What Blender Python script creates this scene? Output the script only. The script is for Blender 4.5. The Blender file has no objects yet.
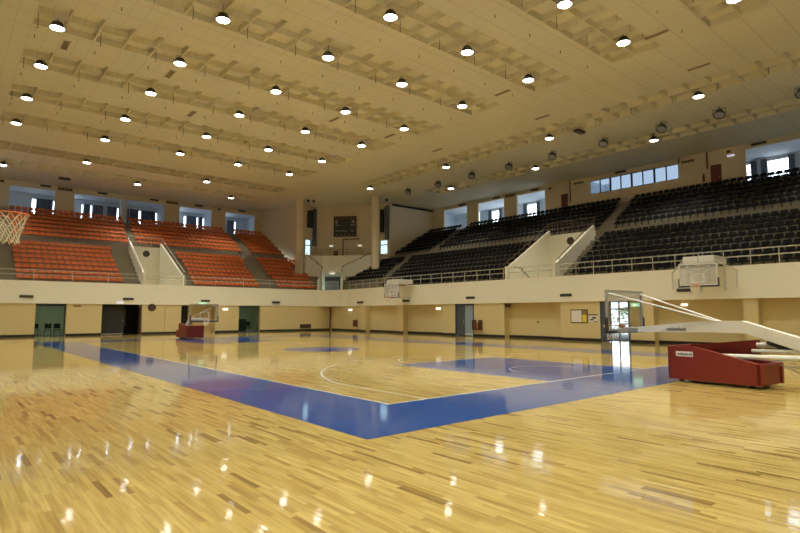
import bpy, math, random
from mathutils import Vector, Matrix
random.seed(7)
C = bpy.context.scene.collection
PI = math.pi

# ------------------------------------------------------------------ helpers
class MB:
    """collects faces and links them as one mesh object"""
    def __init__(s): s.v = []; s.f = []; s.m = []
    def add(s, vs, fs, mi=0):
        b = len(s.v); s.v += [tuple(v) for v in vs]
        s.f += [tuple(b + i for i in f) for f in fs]; s.m += [mi] * len(fs)
        return s
    def hexa(s, b4, t4, mi=0):
        return s.add(list(b4) + list(t4), [(3, 2, 1, 0), (4, 5, 6, 7), (0, 1, 5, 4), (1, 2, 6, 5), (2, 3, 7, 6), (3, 0, 4, 7)], mi)
    def box(s, x0, x1, y0, y1, z0, z1, mi=0):
        return s.hexa([(x0, y0, z0), (x1, y0, z0), (x1, y1, z0), (x0, y1, z0)], [(x0, y0, z1), (x1, y0, z1), (x1, y1, z1), (x0, y1, z1)], mi)
    def bbox(s, x0, x1, y0, y1, z0, z1, r, mi=0):
        """box with chamfered edges"""
        X = (x0, x0 + r, x1 - r, x1); Y = (y0, y0 + r, y1 - r, y1); Z = (z0, z0 + r, z1 - r, z1)
        import bmesh
        bm = bmesh.new(); bmesh.ops.create_cube(bm, size=1)
        for v in bm.verts:
            v.co = Vector((x0 if v.co.x < 0 else x1, y0 if v.co.y < 0 else y1, z0 if v.co.z < 0 else z1))
        bmesh.ops.bevel(bm, geom=bm.edges[:], offset=r, segments=2, affect='EDGES', profile=.5)
        bm.verts.index_update()
        s.add([v.co[:] for v in bm.verts], [[v.index for v in f.verts] for f in bm.faces], mi); bm.free()
        return s
    def tube(s, pts, r, n=8, mi=0, closed=False):
        pts = [Vector(p) for p in pts]; N = len(pts)
        rr = r if isinstance(r, (list, tuple)) else [r] * N
        rings = []; up = None
        for i, p in enumerate(pts):
            if closed: d = pts[(i + 1) % N] - pts[i - 1]
            else: d = pts[min(i + 1, N - 1)] - pts[max(i - 1, 0)]
            d.normalize()
            if up is None: up = Vector((0, 0, 1)) if abs(d.z) < .9 else Vector((1, 0, 0))
            a = d.cross(up)
            if a.length < 1e-4: a = d.cross(Vector((1, 0, 0)) if abs(d.x) < .9 else Vector((0, 1, 0)))
            a.normalize(); b = d.cross(a); up = a.cross(d)
            if up.length < .1: up = Vector((0, 0, 1))
            rings.append([p + (a * math.cos(2 * PI * k / n) + b * math.sin(2 * PI * k / n)) * rr[i] for k in range(n)])
        vs = [v for q in rings for v in q]; fs = []
        M = N if closed else N - 1
        for i in range(M):
            j = (i + 1) % N
            for k in range(n):
                fs.append((i * n + k, i * n + (k + 1) % n, j * n + (k + 1) % n, j * n + k))
        if not closed:
            fs.append(tuple(range(n - 1, -1, -1))); fs.append(tuple((N - 1) * n + k for k in range(n)))
        return s.add(vs, fs, mi)
    def lathe(s, prof, c, n=20, mi=0, mat=None):
        """prof: list of (radius, z)"""
        vs = []; fs = []
        for r, z in prof:
            for k in range(n):
                p = Vector((r * math.cos(2 * PI * k / n), r * math.sin(2 * PI * k / n), z))
                if mat is not None: p = mat @ p
                vs.append(p + Vector(c))
        L = len(prof)
        for i in range(L - 1):
            for k in range(n):
                fs.append((i * n + k, i * n + (k + 1) % n, (i + 1) * n + (k + 1) % n, (i + 1) * n + k))
        fs.append(tuple(range(n - 1, -1, -1))); fs.append(tuple((L - 1) * n + k for k in range(n)))
        return s.add(vs, fs, mi)
    def prism(s, poly, axis, a0, a1, mi=0):
        """poly in the two other axes, extruded along axis (0 x, 1 y, 2 z)"""
        def P(u, v, w):
            q = [0, 0, 0]; o = [i for i in range(3) if i != axis]
            q[o[0]] = u; q[o[1]] = v; q[axis] = w; return tuple(q)
        n = len(poly)
        vs = [P(u, v, a0) for u, v in poly] + [P(u, v, a1) for u, v in poly]
        fs = [tuple(range(n - 1, -1, -1)), tuple(range(n, 2 * n))] + [(i, (i + 1) % n, n + (i + 1) % n, n + i) for i in range(n)]
        return s.add(vs, fs, mi)
    def build(s, name, mats, parent=None, smooth=False, loc=None):
        me = bpy.data.meshes.new(name); me.from_pydata(s.v, [], s.f)
        mats = mats if isinstance(mats, (list, tuple)) else [mats]
        for m in mats: me.materials.append(m)
        me.polygons.foreach_set('material_index', s.m)
        if smooth: me.polygons.foreach_set('use_smooth', [True] * len(s.f))
        import bmesh
        bm = bmesh.new(); bm.from_mesh(me); bmesh.ops.recalc_face_normals(bm, faces=bm.faces[:]); bm.to_mesh(me); bm.free()
        if smooth: me.set_sharp_from_angle(angle=math.radians(40))
        me.update()
        o = bpy.data.objects.new(name, me); C.objects.link(o)
        if loc is not None: o.location = loc
        if parent is not None: o.parent = parent
        return o

def tag(o, label=None, cat=None, group=None, kind=None):
    if label: o['label'] = label
    if cat: o['category'] = cat
    if group: o['group'] = group
    if kind: o['kind'] = kind
    return o
def empty(name, loc=(0, 0, 0), rz=0):
    o = bpy.data.objects.new(name, None); C.objects.link(o); o.location = loc; o.rotation_euler = (0, 0, rz)
    o.empty_display_size = .2
    return o
def struct(mb, name, mat, smooth=False): return tag(mb.build(name, mat, smooth=smooth), kind='structure')
def copy_tree(o, parent=None):
    c = o.copy(); C.objects.link(c); c.parent = parent
    for ch in [x for x in bpy.data.objects if x.parent == o]: copy_tree(ch, c)
    return c
ONES = 'first second third fourth fifth sixth seventh eighth ninth tenth eleventh twelfth thirteenth fourteenth fifteenth sixteenth seventeenth eighteenth nineteenth'.split()
TENS = {2: 'twent', 3: 'thirt', 4: 'fort', 5: 'fift', 6: 'sixt', 7: 'sevent', 8: 'eight'}
def ordinal(n):
    if n < 20: return ONES[n - 1]
    t, o = divmod(n, 10)
    return TENS[t] + 'ieth' if o == 0 else TENS[t] + 'y-' + ONES[o - 1]

# ------------------------------------------------------------------ materials
def lin(r, g, b):
    f = lambda c: ((c / 255 + .055) / 1.055) ** 2.4 if c / 255 > .04045 else c / 255 / 12.92
    return (f(r), f(g), f(b), 1)
def newmat(name):
    m = bpy.data.materials.new(name); m.use_nodes = True
    nt = m.node_tree; b = nt.nodes['Principled BSDF']
    return m, nt, b
def pmat(name, col, rough=.6, metal=0, var=.06, scale=3.0, coat=0, spec=.5, bump=0):
    m, nt, b = newmat(name)
    b.inputs['Roughness'].default_value = rough; b.inputs['Metallic'].default_value = metal
    b.inputs['Coat Weight'].default_value = coat; b.inputs['Specular IOR Level'].default_value = spec
    n = nt.nodes.new('ShaderNodeTexNoise'); n.inputs['Scale'].default_value = scale; n.inputs['Detail'].default_value = 4
    g = nt.nodes.new('ShaderNodeTexCoord'); nt.links.new(g.outputs['Object'], n.inputs['Vector'])
    x = nt.nodes.new('ShaderNodeMix'); x.data_type = 'RGBA'
    x.inputs[6].default_value = tuple(c * (1 - var) for c in col[:3]) + (1,)
    x.inputs[7].default_value = tuple(min(1, c * (1 + var)) for c in col[:3]) + (1,)
    nt.links.new(n.outputs['Fac'], x.inputs[0]); nt.links.new(x.outputs[2], b.inputs['Base Color'])
    if bump:
        u = nt.nodes.new('ShaderNodeBump'); u.inputs['Strength'].default_value = bump; u.inputs['Distance'].default_value = .01
        nt.links.new(n.outputs['Fac'], u.inputs['Height']); nt.links.new(u.outputs['Normal'], b.inputs['Normal'])
    return m
def emat(name, col, st):
    m, nt, b = newmat(name); b.inputs['Base Color'].default_value = (.8, .8, .8, 1)
    b.inputs['Emission Color'].default_value = col; b.inputs['Emission Strength'].default_value = st
    return m
def glassmat(name, tint, clear=.85, rough=.02):
    """thin pane: clear transmission with a tint and a mirror-like skin"""
    m, nt, b = newmat(name); nt.nodes.remove(b)
    out = nt.nodes['Material Output']
    t = nt.nodes.new('ShaderNodeBsdfTransparent'); t.inputs['Color'].default_value = tuple(c * clear for c in tint) + (1,)
    g = nt.nodes.new('ShaderNodeBsdfGlossy'); g.inputs['Roughness'].default_value = rough
    lw_ = nt.nodes.new('ShaderNodeLayerWeight'); lw_.inputs['Blend'].default_value = .25
    fr = nt.nodes.new('ShaderNodeMath'); fr.operation = 'MULTIPLY'; fr.inputs[1].default_value = .5; nt.links.new(lw_.outputs['Fresnel'], fr.inputs[0])
    x = nt.nodes.new('ShaderNodeMixShader')
    nt.links.new(fr.outputs[0], x.inputs[0]); nt.links.new(t.outputs[0], x.inputs[1]); nt.links.new(g.outputs[0], x.inputs[2])
    nt.links.new(x.outputs[0], out.inputs['Surface'])
    return m

def math_node(nt, op, a, b=None):
    n = nt.nodes.new('ShaderNodeMath'); n.operation = op
    for i, q in enumerate((a, b)):
        if q is None: continue
        if isinstance(q, (int, float)): n.inputs[i].default_value = q
        else: nt.links.new(q, n.inputs[i])
    return n.outputs[0]
def coat_wobble(nt, tc, b):
    """the boards cup a little, so the varnish wobbles along the strips"""
    mp = nt.nodes.new('ShaderNodeMapping'); mp.inputs['Scale'].default_value = (7, 1.6, 1); nt.links.new(tc.outputs['Object'], mp.inputs[0])
    nb = nt.nodes.new('ShaderNodeTexNoise'); nb.inputs['Scale'].default_value = 1.0; nb.inputs['Detail'].default_value = 2; nt.links.new(mp.outputs[0], nb.inputs['Vector'])
    bu = nt.nodes.new('ShaderNodeBump'); bu.inputs['Strength'].default_value = .24; bu.inputs['Distance'].default_value = .006
    nt.links.new(nb.outputs['Fac'], bu.inputs['Height']); nt.links.new(bu.outputs['Normal'], b.inputs['Coat Normal'])
def wood_floor():
    m, nt, b = newmat('maple_strip_floor')
    tc = nt.nodes.new('ShaderNodeTexCoord'); sp = nt.nodes.new('ShaderNodeSeparateXYZ'); nt.links.new(tc.outputs['Object'], sp.inputs[0])
    X, Y = sp.outputs[0], sp.outputs[1]
    row = math_node(nt, 'FLOOR', math_node(nt, 'DIVIDE', X, .06))
    w1 = nt.nodes.new('ShaderNodeTexWhiteNoise'); w1.noise_dimensions = '1D'; nt.links.new(row, w1.inputs['W'])
    yo = math_node(nt, 'ADD', math_node(nt, 'DIVIDE', Y, .62), math_node(nt, 'MULTIPLY', w1.outputs['Value'], 37))
    cell = math_node(nt, 'FLOOR', yo)
    cx = nt.nodes.new('ShaderNodeCombineXYZ'); nt.links.new(row, cx.inputs[0]); nt.links.new(cell, cx.inputs[1])
    w2 = nt.nodes.new('ShaderNodeTexWhiteNoise'); w2.noise_dimensions = '2D'; nt.links.new(cx.outputs[0], w2.inputs['Vector'])
    r = nt.nodes.new('ShaderNodeValToRGB'); e = r.color_ramp.elements
    e[0].position = 0; e[0].color = (.23, .135, .025, 1); e[1].position = 1; e[1].color = (.62, .47, .15, 1)
    for p, c in ((.04, (.33, .205, .04, 1)), (.10, (.44, .30, .07, 1)), (.30, (.52, .375, .095, 1)), (.8, (.58, .43, .125, 1))):
        q = e.new(p); q.color = c
    nt.links.new(w2.outputs['Value'], r.inputs[0])
    # grain stretched along the strips
    mp = nt.nodes.new('ShaderNodeMapping'); mp.inputs['Scale'].default_value = (34, 1.6, 1); nt.links.new(tc.outputs['Object'], mp.inputs[0])
    n = nt.nodes.new('ShaderNodeTexNoise'); n.inputs['Scale'].default_value = 1; n.inputs['Detail'].default_value = 5; nt.links.new(mp.outputs[0], n.inputs['Vector'])
    gr = nt.nodes.new('ShaderNodeValToRGB'); gr.color_ramp.elements[0].position = .3; gr.color_ramp.elements[0].color = (.62, .55, .42, 1)
    gr.color_ramp.elements[1].position = .6; gr.color_ramp.elements[1].color = (1, 1, 1, 1); nt.links.new(n.outputs['Fac'], gr.inputs[0])
    mx = nt.nodes.new('ShaderNodeMix'); mx.data_type = 'RGBA'; mx.blend_type = 'MULTIPLY'; mx.inputs[0].default_value = .8
    nt.links.new(r.outputs[0], mx.inputs[6]); nt.links.new(gr.outputs[0], mx.inputs[7])
    # joints between strips
    fx = math_node(nt, 'FRACT', math_node(nt, 'DIVIDE', X, .06)); jx = math_node(nt, 'LESS_THAN', fx, .035)
    jy = math_node(nt, 'LESS_THAN', math_node(nt, 'FRACT', yo), .005)
    j = math_node(nt, 'MULTIPLY', math_node(nt, 'MAXIMUM', jx, jy), .35)
    m2 = nt.nodes.new('ShaderNodeMix'); m2.data_type = 'RGBA'; nt.links.new(j, m2.inputs[0]); nt.links.new(mx.outputs[2], m2.inputs[6])
    m2.inputs[7].default_value = (.2, .12, .05, 1)
    nt.links.new(m2.outputs[2], b.inputs['Base Color'])
    b.inputs['Roughness'].default_value = .42; b.inputs['Specular IOR Level'].default_value = .35
    b.inputs['Coat Weight'].default_value = 1.0; b.inputs['Coat Roughness'].default_value = .06; b.inputs['Coat IOR'].default_value = 1.45
    coat_wobble(nt, tc, b)
    return m
def paint_floor(name, col):
    m, nt, b = newmat(name)
    b.inputs['Base Color'].default_value = col; b.inputs['Roughness'].default_value = .4; b.inputs['Specular IOR Level'].default_value = .35
    b.inputs['Coat Weight'].default_value = 1.0; b.inputs['Coat Roughness'].default_value = .06; b.inputs['Coat IOR'].default_value = 1.45
    tc = nt.nodes.new('ShaderNodeTexCoord')
    coat_wobble(nt, tc, b)
    return m
def ceiling_tiles():
    m, nt, b = newmat('ceiling_tiles')
    tc = nt.nodes.new('ShaderNodeTexCoord'); sp = nt.nodes.new('ShaderNodeSeparateXYZ'); nt.links.new(tc.outputs['Object'], sp.inputs[0])
    def line(v, off, per, w):
        f = math_node(nt, 'FRACT', math_node(nt, 'DIVIDE', math_node(nt, 'ADD', v, 100 * per + off), per))
        return math_node(nt, 'LESS_THAN', f, w / per)
    a = line(sp.outputs[1], -.75, 1.2, .035); c = line(sp.outputs[0], 3.9, .6, .025)
    j = math_node(nt, 'MAXIMUM', math_node(nt, 'MULTIPLY', a, .38), math_node(nt, 'MULTIPLY', c, .25))
    n = nt.nodes.new('ShaderNodeTexNoise'); n.inputs['Scale'].default_value = .35; n.inputs['Detail'].default_value = 3; nt.links.new(tc.outputs['Object'], n.inputs['Vector'])
    x = nt.nodes.new('ShaderNodeMix'); x.data_type = 'RGBA'; x.inputs[6].default_value = (.72, .655, .45, 1); x.inputs[7].default_value = (.79, .725, .51, 1)
    nt.links.new(n.outputs['Fac'], x.inputs[0])
    y = nt.nodes.new('ShaderNodeMix'); y.data_type = 'RGBA'; nt.links.new(j, y.inputs[0]); nt.links.new(x.outputs[2], y.inputs[6]); y.inputs[7].default_value = (.3, .22, .12, 1)
    nt.links.new(y.outputs[2], b.inputs['Base Color']); b.inputs['Roughness'].default_value = .8; b.inputs['Specular IOR Level'].default_value = .25
    return m

M = {}
M['floor'] = wood_floor()
M['blue'] = paint_floor('court_blue_paint', (.004, .062, .29, 1))
M['line'] = paint_floor('court_line_paint', (.85, .85, .80, 1))
M['ceil'] = ceiling_tiles()
M['cream'] = pmat('cream_wall_paint', (.66, .56, .37, 1), .75, var=.03, scale=.6)
M['parapet'] = pmat('pale_parapet_paint', (.84, .81, .67, 1), .7, var=.03, scale=.5)
M['lowwall'] = pmat('yellow_cream_wall_paint', (.64, .53, .28, 1), .7, var=.03, scale=.5)
M['concrete'] = pmat('painted_concrete_steps', (.25, .225, .165, 1), .8, var=.12, scale=1.2)
M['black'] = pmat('black_skirting', (.012, .009, .008, 1), .5)
M['dark'] = pmat('dark_interior', (.02, .02, .018, 1), .8)
M['brown'] = pmat('brown_paint', (.10, .05, .025, 1), .5)
M['reddoor'] = pmat('dark_red_door_paint', (.13, .02, .012, 1), .5)
M['orange'] = pmat('orange_seat_plastic', (.60, .15, .032, 1), .45, var=.12, scale=.7)
M['navy'] = pmat('dark_seat_plastic', (.007, .006, .008, 1), .6, spec=.2, var=.15, scale=.7)
M['steel'] = pmat('grey_rail_metal', (.58, .56, .48, 1), .5, .2)
M['white'] = pmat('white_enamel', (.68, .67, .60, 1), .4, var=.03)
M['grey'] = pmat('grey_enamel', (.30, .29, .25, 1), .45)
M['red'] = pmat('red_padding_vinyl', (.18, .014, .007, 1), .5, var=.08)
M['redmetal'] = pmat('red_painted_metal', (.5, .03, .02, 1), .35)
M['extred'] = pmat('extinguisher_red', (.22, .03, .015, 1), .4)
M['rim'] = pmat('orange_rim_metal', (.75, .18, .04, 1), .4)
M['net'] = pmat('white_net_cord', (.75, .68, .52, 1), .8)
M['lampshell'] = pmat('dark_lamp_housing', (.07, .065, .06, 1), .4, .3)
M['floodglass'] = pmat('unlit_lamp_lens', (.35, .34, .33, 1), .25)
M['lens'] = emat('lit_lamp_lens', (1, .97, .90, 1), 22)
M['glow'] = emat('small_lit_lamp', (1, .97, .9, 1), 1.6)
M['glow2'] = emat('bay_lamp', (1, 1, .9, 1), .7)
M['dimglow'] = emat('dim_lamp', (.8, .75, 1, 1), .6)
M['greenglow'] = emat('lit_green_sign', (.12, .75, .35, 1), 1.4)
M['glass'] = glassmat('clear_glass', (1, 1, 1), .93)
M['teal'] = glassmat('green_door_glass', (.80, .90, .80), .8)
M['blueglass'] = glassmat('pale_blue_glass', (.84, .92, 1.0), .33)
M['palepane'] = glassmat('frosted_bay_glass', (.78, .95, .88), .2)
M['acrylic'] = glassmat('hazy_acrylic', (1, 1, 1), .93)
_nt = M['acrylic'].node_tree; _d = _nt.nodes.new('ShaderNodeBsdfDiffuse'); _d.inputs['Color'].default_value = (.8, .8, .76, 1)
_x = _nt.nodes.new('ShaderNodeMixShader'); _x.inputs[0].default_value = .28; _o = _nt.nodes['Material Output']
_nt.links.new(_o.inputs['Surface'].links[0].from_socket, _x.inputs[1]); _nt.links.new(_d.outputs[0], _x.inputs[2]); _nt.links.new(_x.outputs[0], _o.inputs['Surface'])
M['slate'] = pmat('slate_blue_door_paint', (.055, .075, .10, 1), .45)
M['paleblue'] = pmat('pale_blue_paint_and_lit_leaf', (.26, .34, .42, 1), .4)  # on door_6 the pale tone stands for light from the corridor behind
M['curtain'] = pmat('grey_curtain_cloth', (.12, .14, .17, 1), .9, scale=6)
M['palelobby'] = pmat('pale_lobby_paint', (.62, .68, .74, 1), .8, var=.02)
M['greenroom'] = pmat('green_room_paint', (.50, .56, .44, 1), .8)
M['paper'] = pmat('white_paper', (.75, .72, .68, 1), .7)
M['yellowpaper'] = pmat('yellow_paper', (.70, .58, .08, 1), .7)
M['ink'] = pmat('dark_ink', (.03, .03, .03, 1), .6)
M['ground'] = pmat('outside_paving', (.55, .55, .5, 1), .9)
M['sign'] = pmat('brown_sign_face', (.26, .19, .09, 1), .6)
M['bushes'] = pmat('bush_leaves', (.25, .4, .2, 1), .8, var=.5, scale=4)

# ------------------------------------------------------------------ dimensions (metres, court corner at the origin)
YF, YB, XF, XB, H = 39.1, 54.2, 23.73, 38.76, 14.22
ZT, ZS = 4.035, 2.40           # balcony front: top and underside
XL, YN = -8.73, -11.1          # balcony fronts beside and behind the camera

# ------------------------------------------------------------------ floor and court markings
mb = MB(); mb.add([(-9.6, -12, 0), (24.9, -12, 0), (24.9, 40.3, 0), (-9.6, 40.3, 0)], [(0, 1, 2, 3)]); mb.box(-9.6, 24.9, -12, 40.3, -.3, -.02)
struct(mb, 'floor', M['floor'])
mk = MB()
def rect(x0, x1, y0, y1, z, mi): mk.add([(x0, y0, z), (x1, y0, z), (x1, y1, z), (x0, y1, z)], [(0, 1, 2, 3)], mi)
W = 2.01
rect(-W, 15 + W, -W, 0, .002, 0); rect(-W, 15 + W, 28, 28 + W, .002, 0); rect(-W, 0, 0, 28, .002, 0); rect(15, 15 + W, 0, 28, .002, 0)
rect(5.05, 9.95, 0, 5.8, .002, 0); rect(5.05, 9.95, 22.2, 28, .002, 0)
mk.add([(7.5 + 1.8 * math.cos(2 * PI * k / 48), 14 + 1.8 * math.sin(2 * PI * k / 48), .002) for k in range(48)], [tuple(range(48))], 0)
lw = .05
for a in ((-lw, 15 + lw, -lw, 0), (-lw, 15 + lw, 28, 28 + lw), (-lw, 0, 0, 28), (15, 15 + lw, 0, 28), (0, 15, 13.975, 14.025)): rect(*a, .004, 1)
def arc(cx, cy, r, a0, a1, n=40):
    vs = []; fs = []
    for i in range(n + 1):
        a = a0 + (a1 - a0) * i / n
        vs += [(cx + (r - lw) * math.cos(a), cy + (r - lw) * math.sin(a), .006), (cx + r * math.cos(a), cy + r * math.sin(a), .006)]
    for i in range(n): fs.append((2 * i, 2 * i + 1, 2 * i + 3, 2 * i + 2))
    mk.add(vs, fs, 1)
arc(7.5, 14, 1.8, 0, 2 * PI)
for sgn, yb in ((1, 0), (-1, 28)):
    Yc = yb + sgn * 1.575
    t = math.acos(6.6 / 6.75)
    arc(7.5, Yc, 6.75, t * sgn, (PI - t) * sgn)
    arc(7.5, Yc, 1.25, 0, PI * sgn)
    for x in (.9, 14.05): rect(x, x + lw, min(yb, Yc + sgn * 1.41), max(yb, Yc + sgn * 1.41), .005, 1)
    for x in (5.05, 9.9): rect(x, x + lw, min(yb, yb + sgn * 5.8), max(yb, yb + sgn * 5.8), .005, 1)
    rect(5.05, 9.95, yb + sgn * 5.8 - lw / 2, yb + sgn * 5.8 + lw / 2, .005, 1)
    arc(7.5, yb + sgn * 5.8, 1.8, 0, PI * sgn)
struct(mk, 'floor_court_markings', [M['blue'], M['line']])

# ------------------------------------------------------------------ ceiling with coffers
cof = []
def trough(xa, xb, ya, yb):
    nx = max(1, round((xb - xa) / 1.2)); ny = max(1, round((yb - ya) / 1.2))
    g = .035
    for i in range(nx):
        for j in range(ny):
            cof.append((xa + (xb - xa) * i / nx + g, xa + (xb - xa) * (i + 1) / nx - g, ya + (yb - ya) * j / ny + g, ya + (yb - ya) * (j + 1) / ny - g))
ROWFAR = [-8.9, -4.1, .75, 5.3, 9.95, 14.75, 19.75, 24.65, 29.95, 35.25]
for yf in ROWFAR: trough(-3.9, 18.9, yf - 2.42, yf)
for ym in (41.6, 46.9): trough(-8.7, 20.1, ym - 1.2, ym + 1.2)
trough(24.05, 26.55, -10.1, 33.9); trough(30.95, 33.4, -8.9, 32.2); trough(-11.5, -9.1, -10.1, 33.9)
BX0, BX1, BY0, BY1 = -24, XB + .4, -26.5, YB + .4
xs = sorted({BX0, BX1} | {round(v, 4) for c in cof for v in c[:2]}); ys = sorted({BY0, BY1} | {round(v, 4) for c in cof for v in c[2:]})
mb = MB(); taken = set()
for (a, b_, c, d) in cof:
    i0, i1, j0, j1 = xs.index(round(a, 4)), xs.index(round(b_, 4)), ys.index(round(c, 4)), ys.index(round(d, 4))
    for i in range(i0, i1):
        for j in range(j0, j1): taken.add((i, j))
    z1 = H + .30
    v = [(a, c, H), (b_, c, H), (b_, d, H), (a, d, H), (a, c, z1), (b_, c, z1), (b_, d, z1), (a, d, z1)]
    mb.add(v, [(4, 5, 6, 7), (0, 1, 5, 4), (1, 2, 6, 5), (2, 3, 7, 6), (3, 0, 4, 7)])
for j in range(len(ys) - 1):
    i = 0
    while i < len(xs) - 1:
        if (i, j) in taken: i += 1; continue
        k = i
        while k < len(xs) - 1 and (k, j) not in taken: k += 1
        mb.add([(xs[i], ys[j], H), (xs[k], ys[j], H), (xs[k], ys[j + 1], H), (xs[i], ys[j + 1], H)], [(0, 1, 2, 3)]); i = k
co = mb.build('ceiling', M['ceil']); tag(co, kind='structure')
struct(MB().box(BX0, BX1, BY0, BY1, H + .5, H + .7), 'ceiling_roof_slab', M['cream'])

# ------------------------------------------------------------------ walls
def wall(name, p, q, z0, z1, holes=(), th=.22, mat='cream', side=1):
    """wall from p to q (its room face on the line pq, thickness away from the room on SIDE), holes = (t0, t1, za, zb) in metres along it"""
    p = Vector(p); q = Vector(q); L = (q - p).length; d = (q - p) / L; n = Vector((-d.y, d.x)) * side
    ts = sorted({0, L} | {h[0] for h in holes} | {h[1] for h in holes}); zs = sorted({z0, z1} | {h[2] for h in holes} | {h[3] for h in holes})
    m = MB()
    for i in range(len(ts) - 1):
        for j in range(len(zs) - 1):
            tm = (ts[i] + ts[i + 1]) / 2; zm = (zs[j] + zs[j + 1]) / 2
            if any(h[0] < tm < h[1] and h[2] < zm < h[3] for h in holes): continue
            a = p + d * ts[i]; b = p + d * ts[i + 1]; c = b + n * th; e = a + n * th
            m.hexa([(*a, zs[j]), (*b, zs[j]), (*c, zs[j]), (*e, zs[j])], [(*a, zs[j + 1]), (*b, zs[j + 1]), (*c, zs[j + 1]), (*e, zs[j + 1])])
    return struct(m, name, M[mat])

# upper back walls with their openings
LW = [(-1.7, 1.95), (3.64, 12.33), (13.95, 17.6), (19.3, 23.0)]
wall('wall_back_upper', (-24, YB), (23.9, YB), 3.5, H + .5, [(a + 24, b + 24, 11.2, 13.72) for a, b in LW])
RW = [(33.4, 37.07), (28.13, 31.76), (23.03, 26.44), (-4, 5.56)]
STRIP = (10.37, 18.19)
hs = [(a + 26.2, b + 26.2, 11.2, 13.85) for a, b in RW] + [(STRIP[0] + 26.2, STRIP[1] + 26.2, 12.55, 13.8)]
wall('wall_right_upper', (XB, -26.2), (XB, 39.3), 3.5, H + .5, hs, side=-1)
wall('wall_left_upper', (-23.8, -26.2), (-23.8, YB + .2), 3.5, H + .5)
wall('wall_front_upper', (-24, -26.2), (XB + .2, -26.2), 3.5, H + .5, side=-1)
# corner bay
wall('wall_bay_side_a', (23.9, YB), (24.42, 46.6), 6.5, H + .3)
wall('wall_bay_side_b', (24.42, 46.6), (27.19, 46.61), 6.5, H + .3, [(1.3, 2.05, 8.45, 10.2)])
wall('wall_bay_back', (27.19, 46.61), (31.57, 41.68), 6.5, H + .3)
wall('wall_bay_side_c', (31.57, 41.68), (32.3, 39.15), 6.5, H + .3, [(1.15, 2.2, 8.45, 10.0)])
wall('wall_bay_side_d', (32.3, 39.15), (XB + .2, 39.1), 6.5, H + .3)
# window frames in the bay
def frame_seg(p, q, t0, t1, z0, z1, off, r=.05):
    p = Vector(p); q = Vector(q); d = (q - p).normalized(); n = Vector((-d.y, d.x))
    def P(t, z): v = p + d * t + n * off; return (v.x, v.y, z)
    m = MB()
    m.tube([P(t0, z0), P(t1, z0), P(t1, z1), P(t0, z1)], r, 4, closed=True)
    m.tube([P(t0, (z0 + z1) / 2 + .25), P(t1, (z0 + z1) / 2 + .25)], r, 4)
    return m
struct(frame_seg((24.42, 46.6), (27.19, 46.61), 1.3, 2.05, 8.45, 10.2, .1), 'window_1', M['lampshell'])
struct(frame_seg((31.57, 41.68), (32.3, 39.15), 1.15, 2.2, 8.45, 10.0, .1), 'window_2', M['lampshell'])

# gallery rooms behind the upper openings
mb = MB()
mb.box(-24, 24.0, YB + .22, YB + 4.3, 10.9, 11.1); mb.box(-24, 24.0, YB + .22, YB + 4.3, 13.95, 14.2)
for x in (-24, 2.6, 12.9, 18.3, 23.9): mb.box(x, x + .15, YB + .22, YB + 4.2, 11.1, 13.95)
mb.box(8.15, 8.75, YB + .9, YB + 1.5, 11.1, 13.95)
struct(mb, 'wall_gallery_back', M['palelobby'])
SL = [.74, 2.5, 5.1, 5.95, 8.6, 10.9, 12.7, 13.55, 16.0, 17.5, 18.25, 22.3]
SLW = {.74: .34, 10.9: .22, 16.0: .25}
OPEN = [(2.75, 4.1), (13.75, 15.2), (19.3, 20.8)]  # openings hidden from view, added to let daylight into the gallery rooms
holes = [(10, 17, 11.4, 13.5)] + [(a + 24, b + 24, 12.8, 13.9) for a, b in OPEN] + [(x - SLW.get(x, .16) / 2 + 24, x + SLW.get(x, .16) / 2 + 24, 11.4, 13.4) for x in SL]  # first hole lies out of view, added to brighten the end room
wall('wall_gallery_outer', (-24, YB + 4.2), (24.3, YB + 4.2), 10.9, 14.2, holes, mat='palelobby')
for i in range(len(SL) - 1):
    a, b = SL[i] + .2, SL[i + 1] - .2
    if b - a > 1.6: a2 = [(a, a + .9), (b - .9, b)]
    else: a2 = [(a, b)]
    for (u, w) in a2:
        if any(u < h1 and w > h0 for h0, h1 in OPEN): continue
        m = MB(); n = 10; vs = []
        for k in range(n + 1):
            x = u + (w - u) * k / n; y = YB + 4.08 + .03 * math.sin(k * 2.3)
            vs += [(x, y, 11.3), (x, y, 13.5)]
        m.add(vs, [(2 * k, 2 * k + 2, 2 * k + 3, 2 * k + 1) for k in range(n)])
        m.add([(x, y + .04, z) for x, y, z in vs], [(2 * k, 2 * k + 1, 2 * k + 3, 2 * k + 2) for k in range(n)])
        o = m.build('curtain', M['curtain'])
        tag(o, 'drawn dark curtain in the gallery over the orange seats, %s along' % ordinal(len([q for q in bpy.data.objects if q.name.startswith('curtain')])), 'curtain', 'gallery curtains behind the orange seats')
mb = MB()
mb.box(XB + .22, XB + 4.3, -6, 39.3, 10.9, 11.1)
for ya, yb_ in ((-6, 9.7), (18.95, 39.3)): mb.box(XB + .22, XB + 4.3, ya, yb_, 13.95, 14.2)
for y in (-6, 7.6, 9.6, 18.9, 39.1): mb.box(XB + .22, XB + 4.2, y, y + .15, 11.1, 13.95)
struct(mb, 'wall_gallery_right', M['palelobby'])
OW = [(32.15, 33.3), (26.95, 28.25), (24.0, 25.2), (10.0, 18.6), (6.45, 6.85), (3.9, 5.3), (-2.5, 0.5)]
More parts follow.
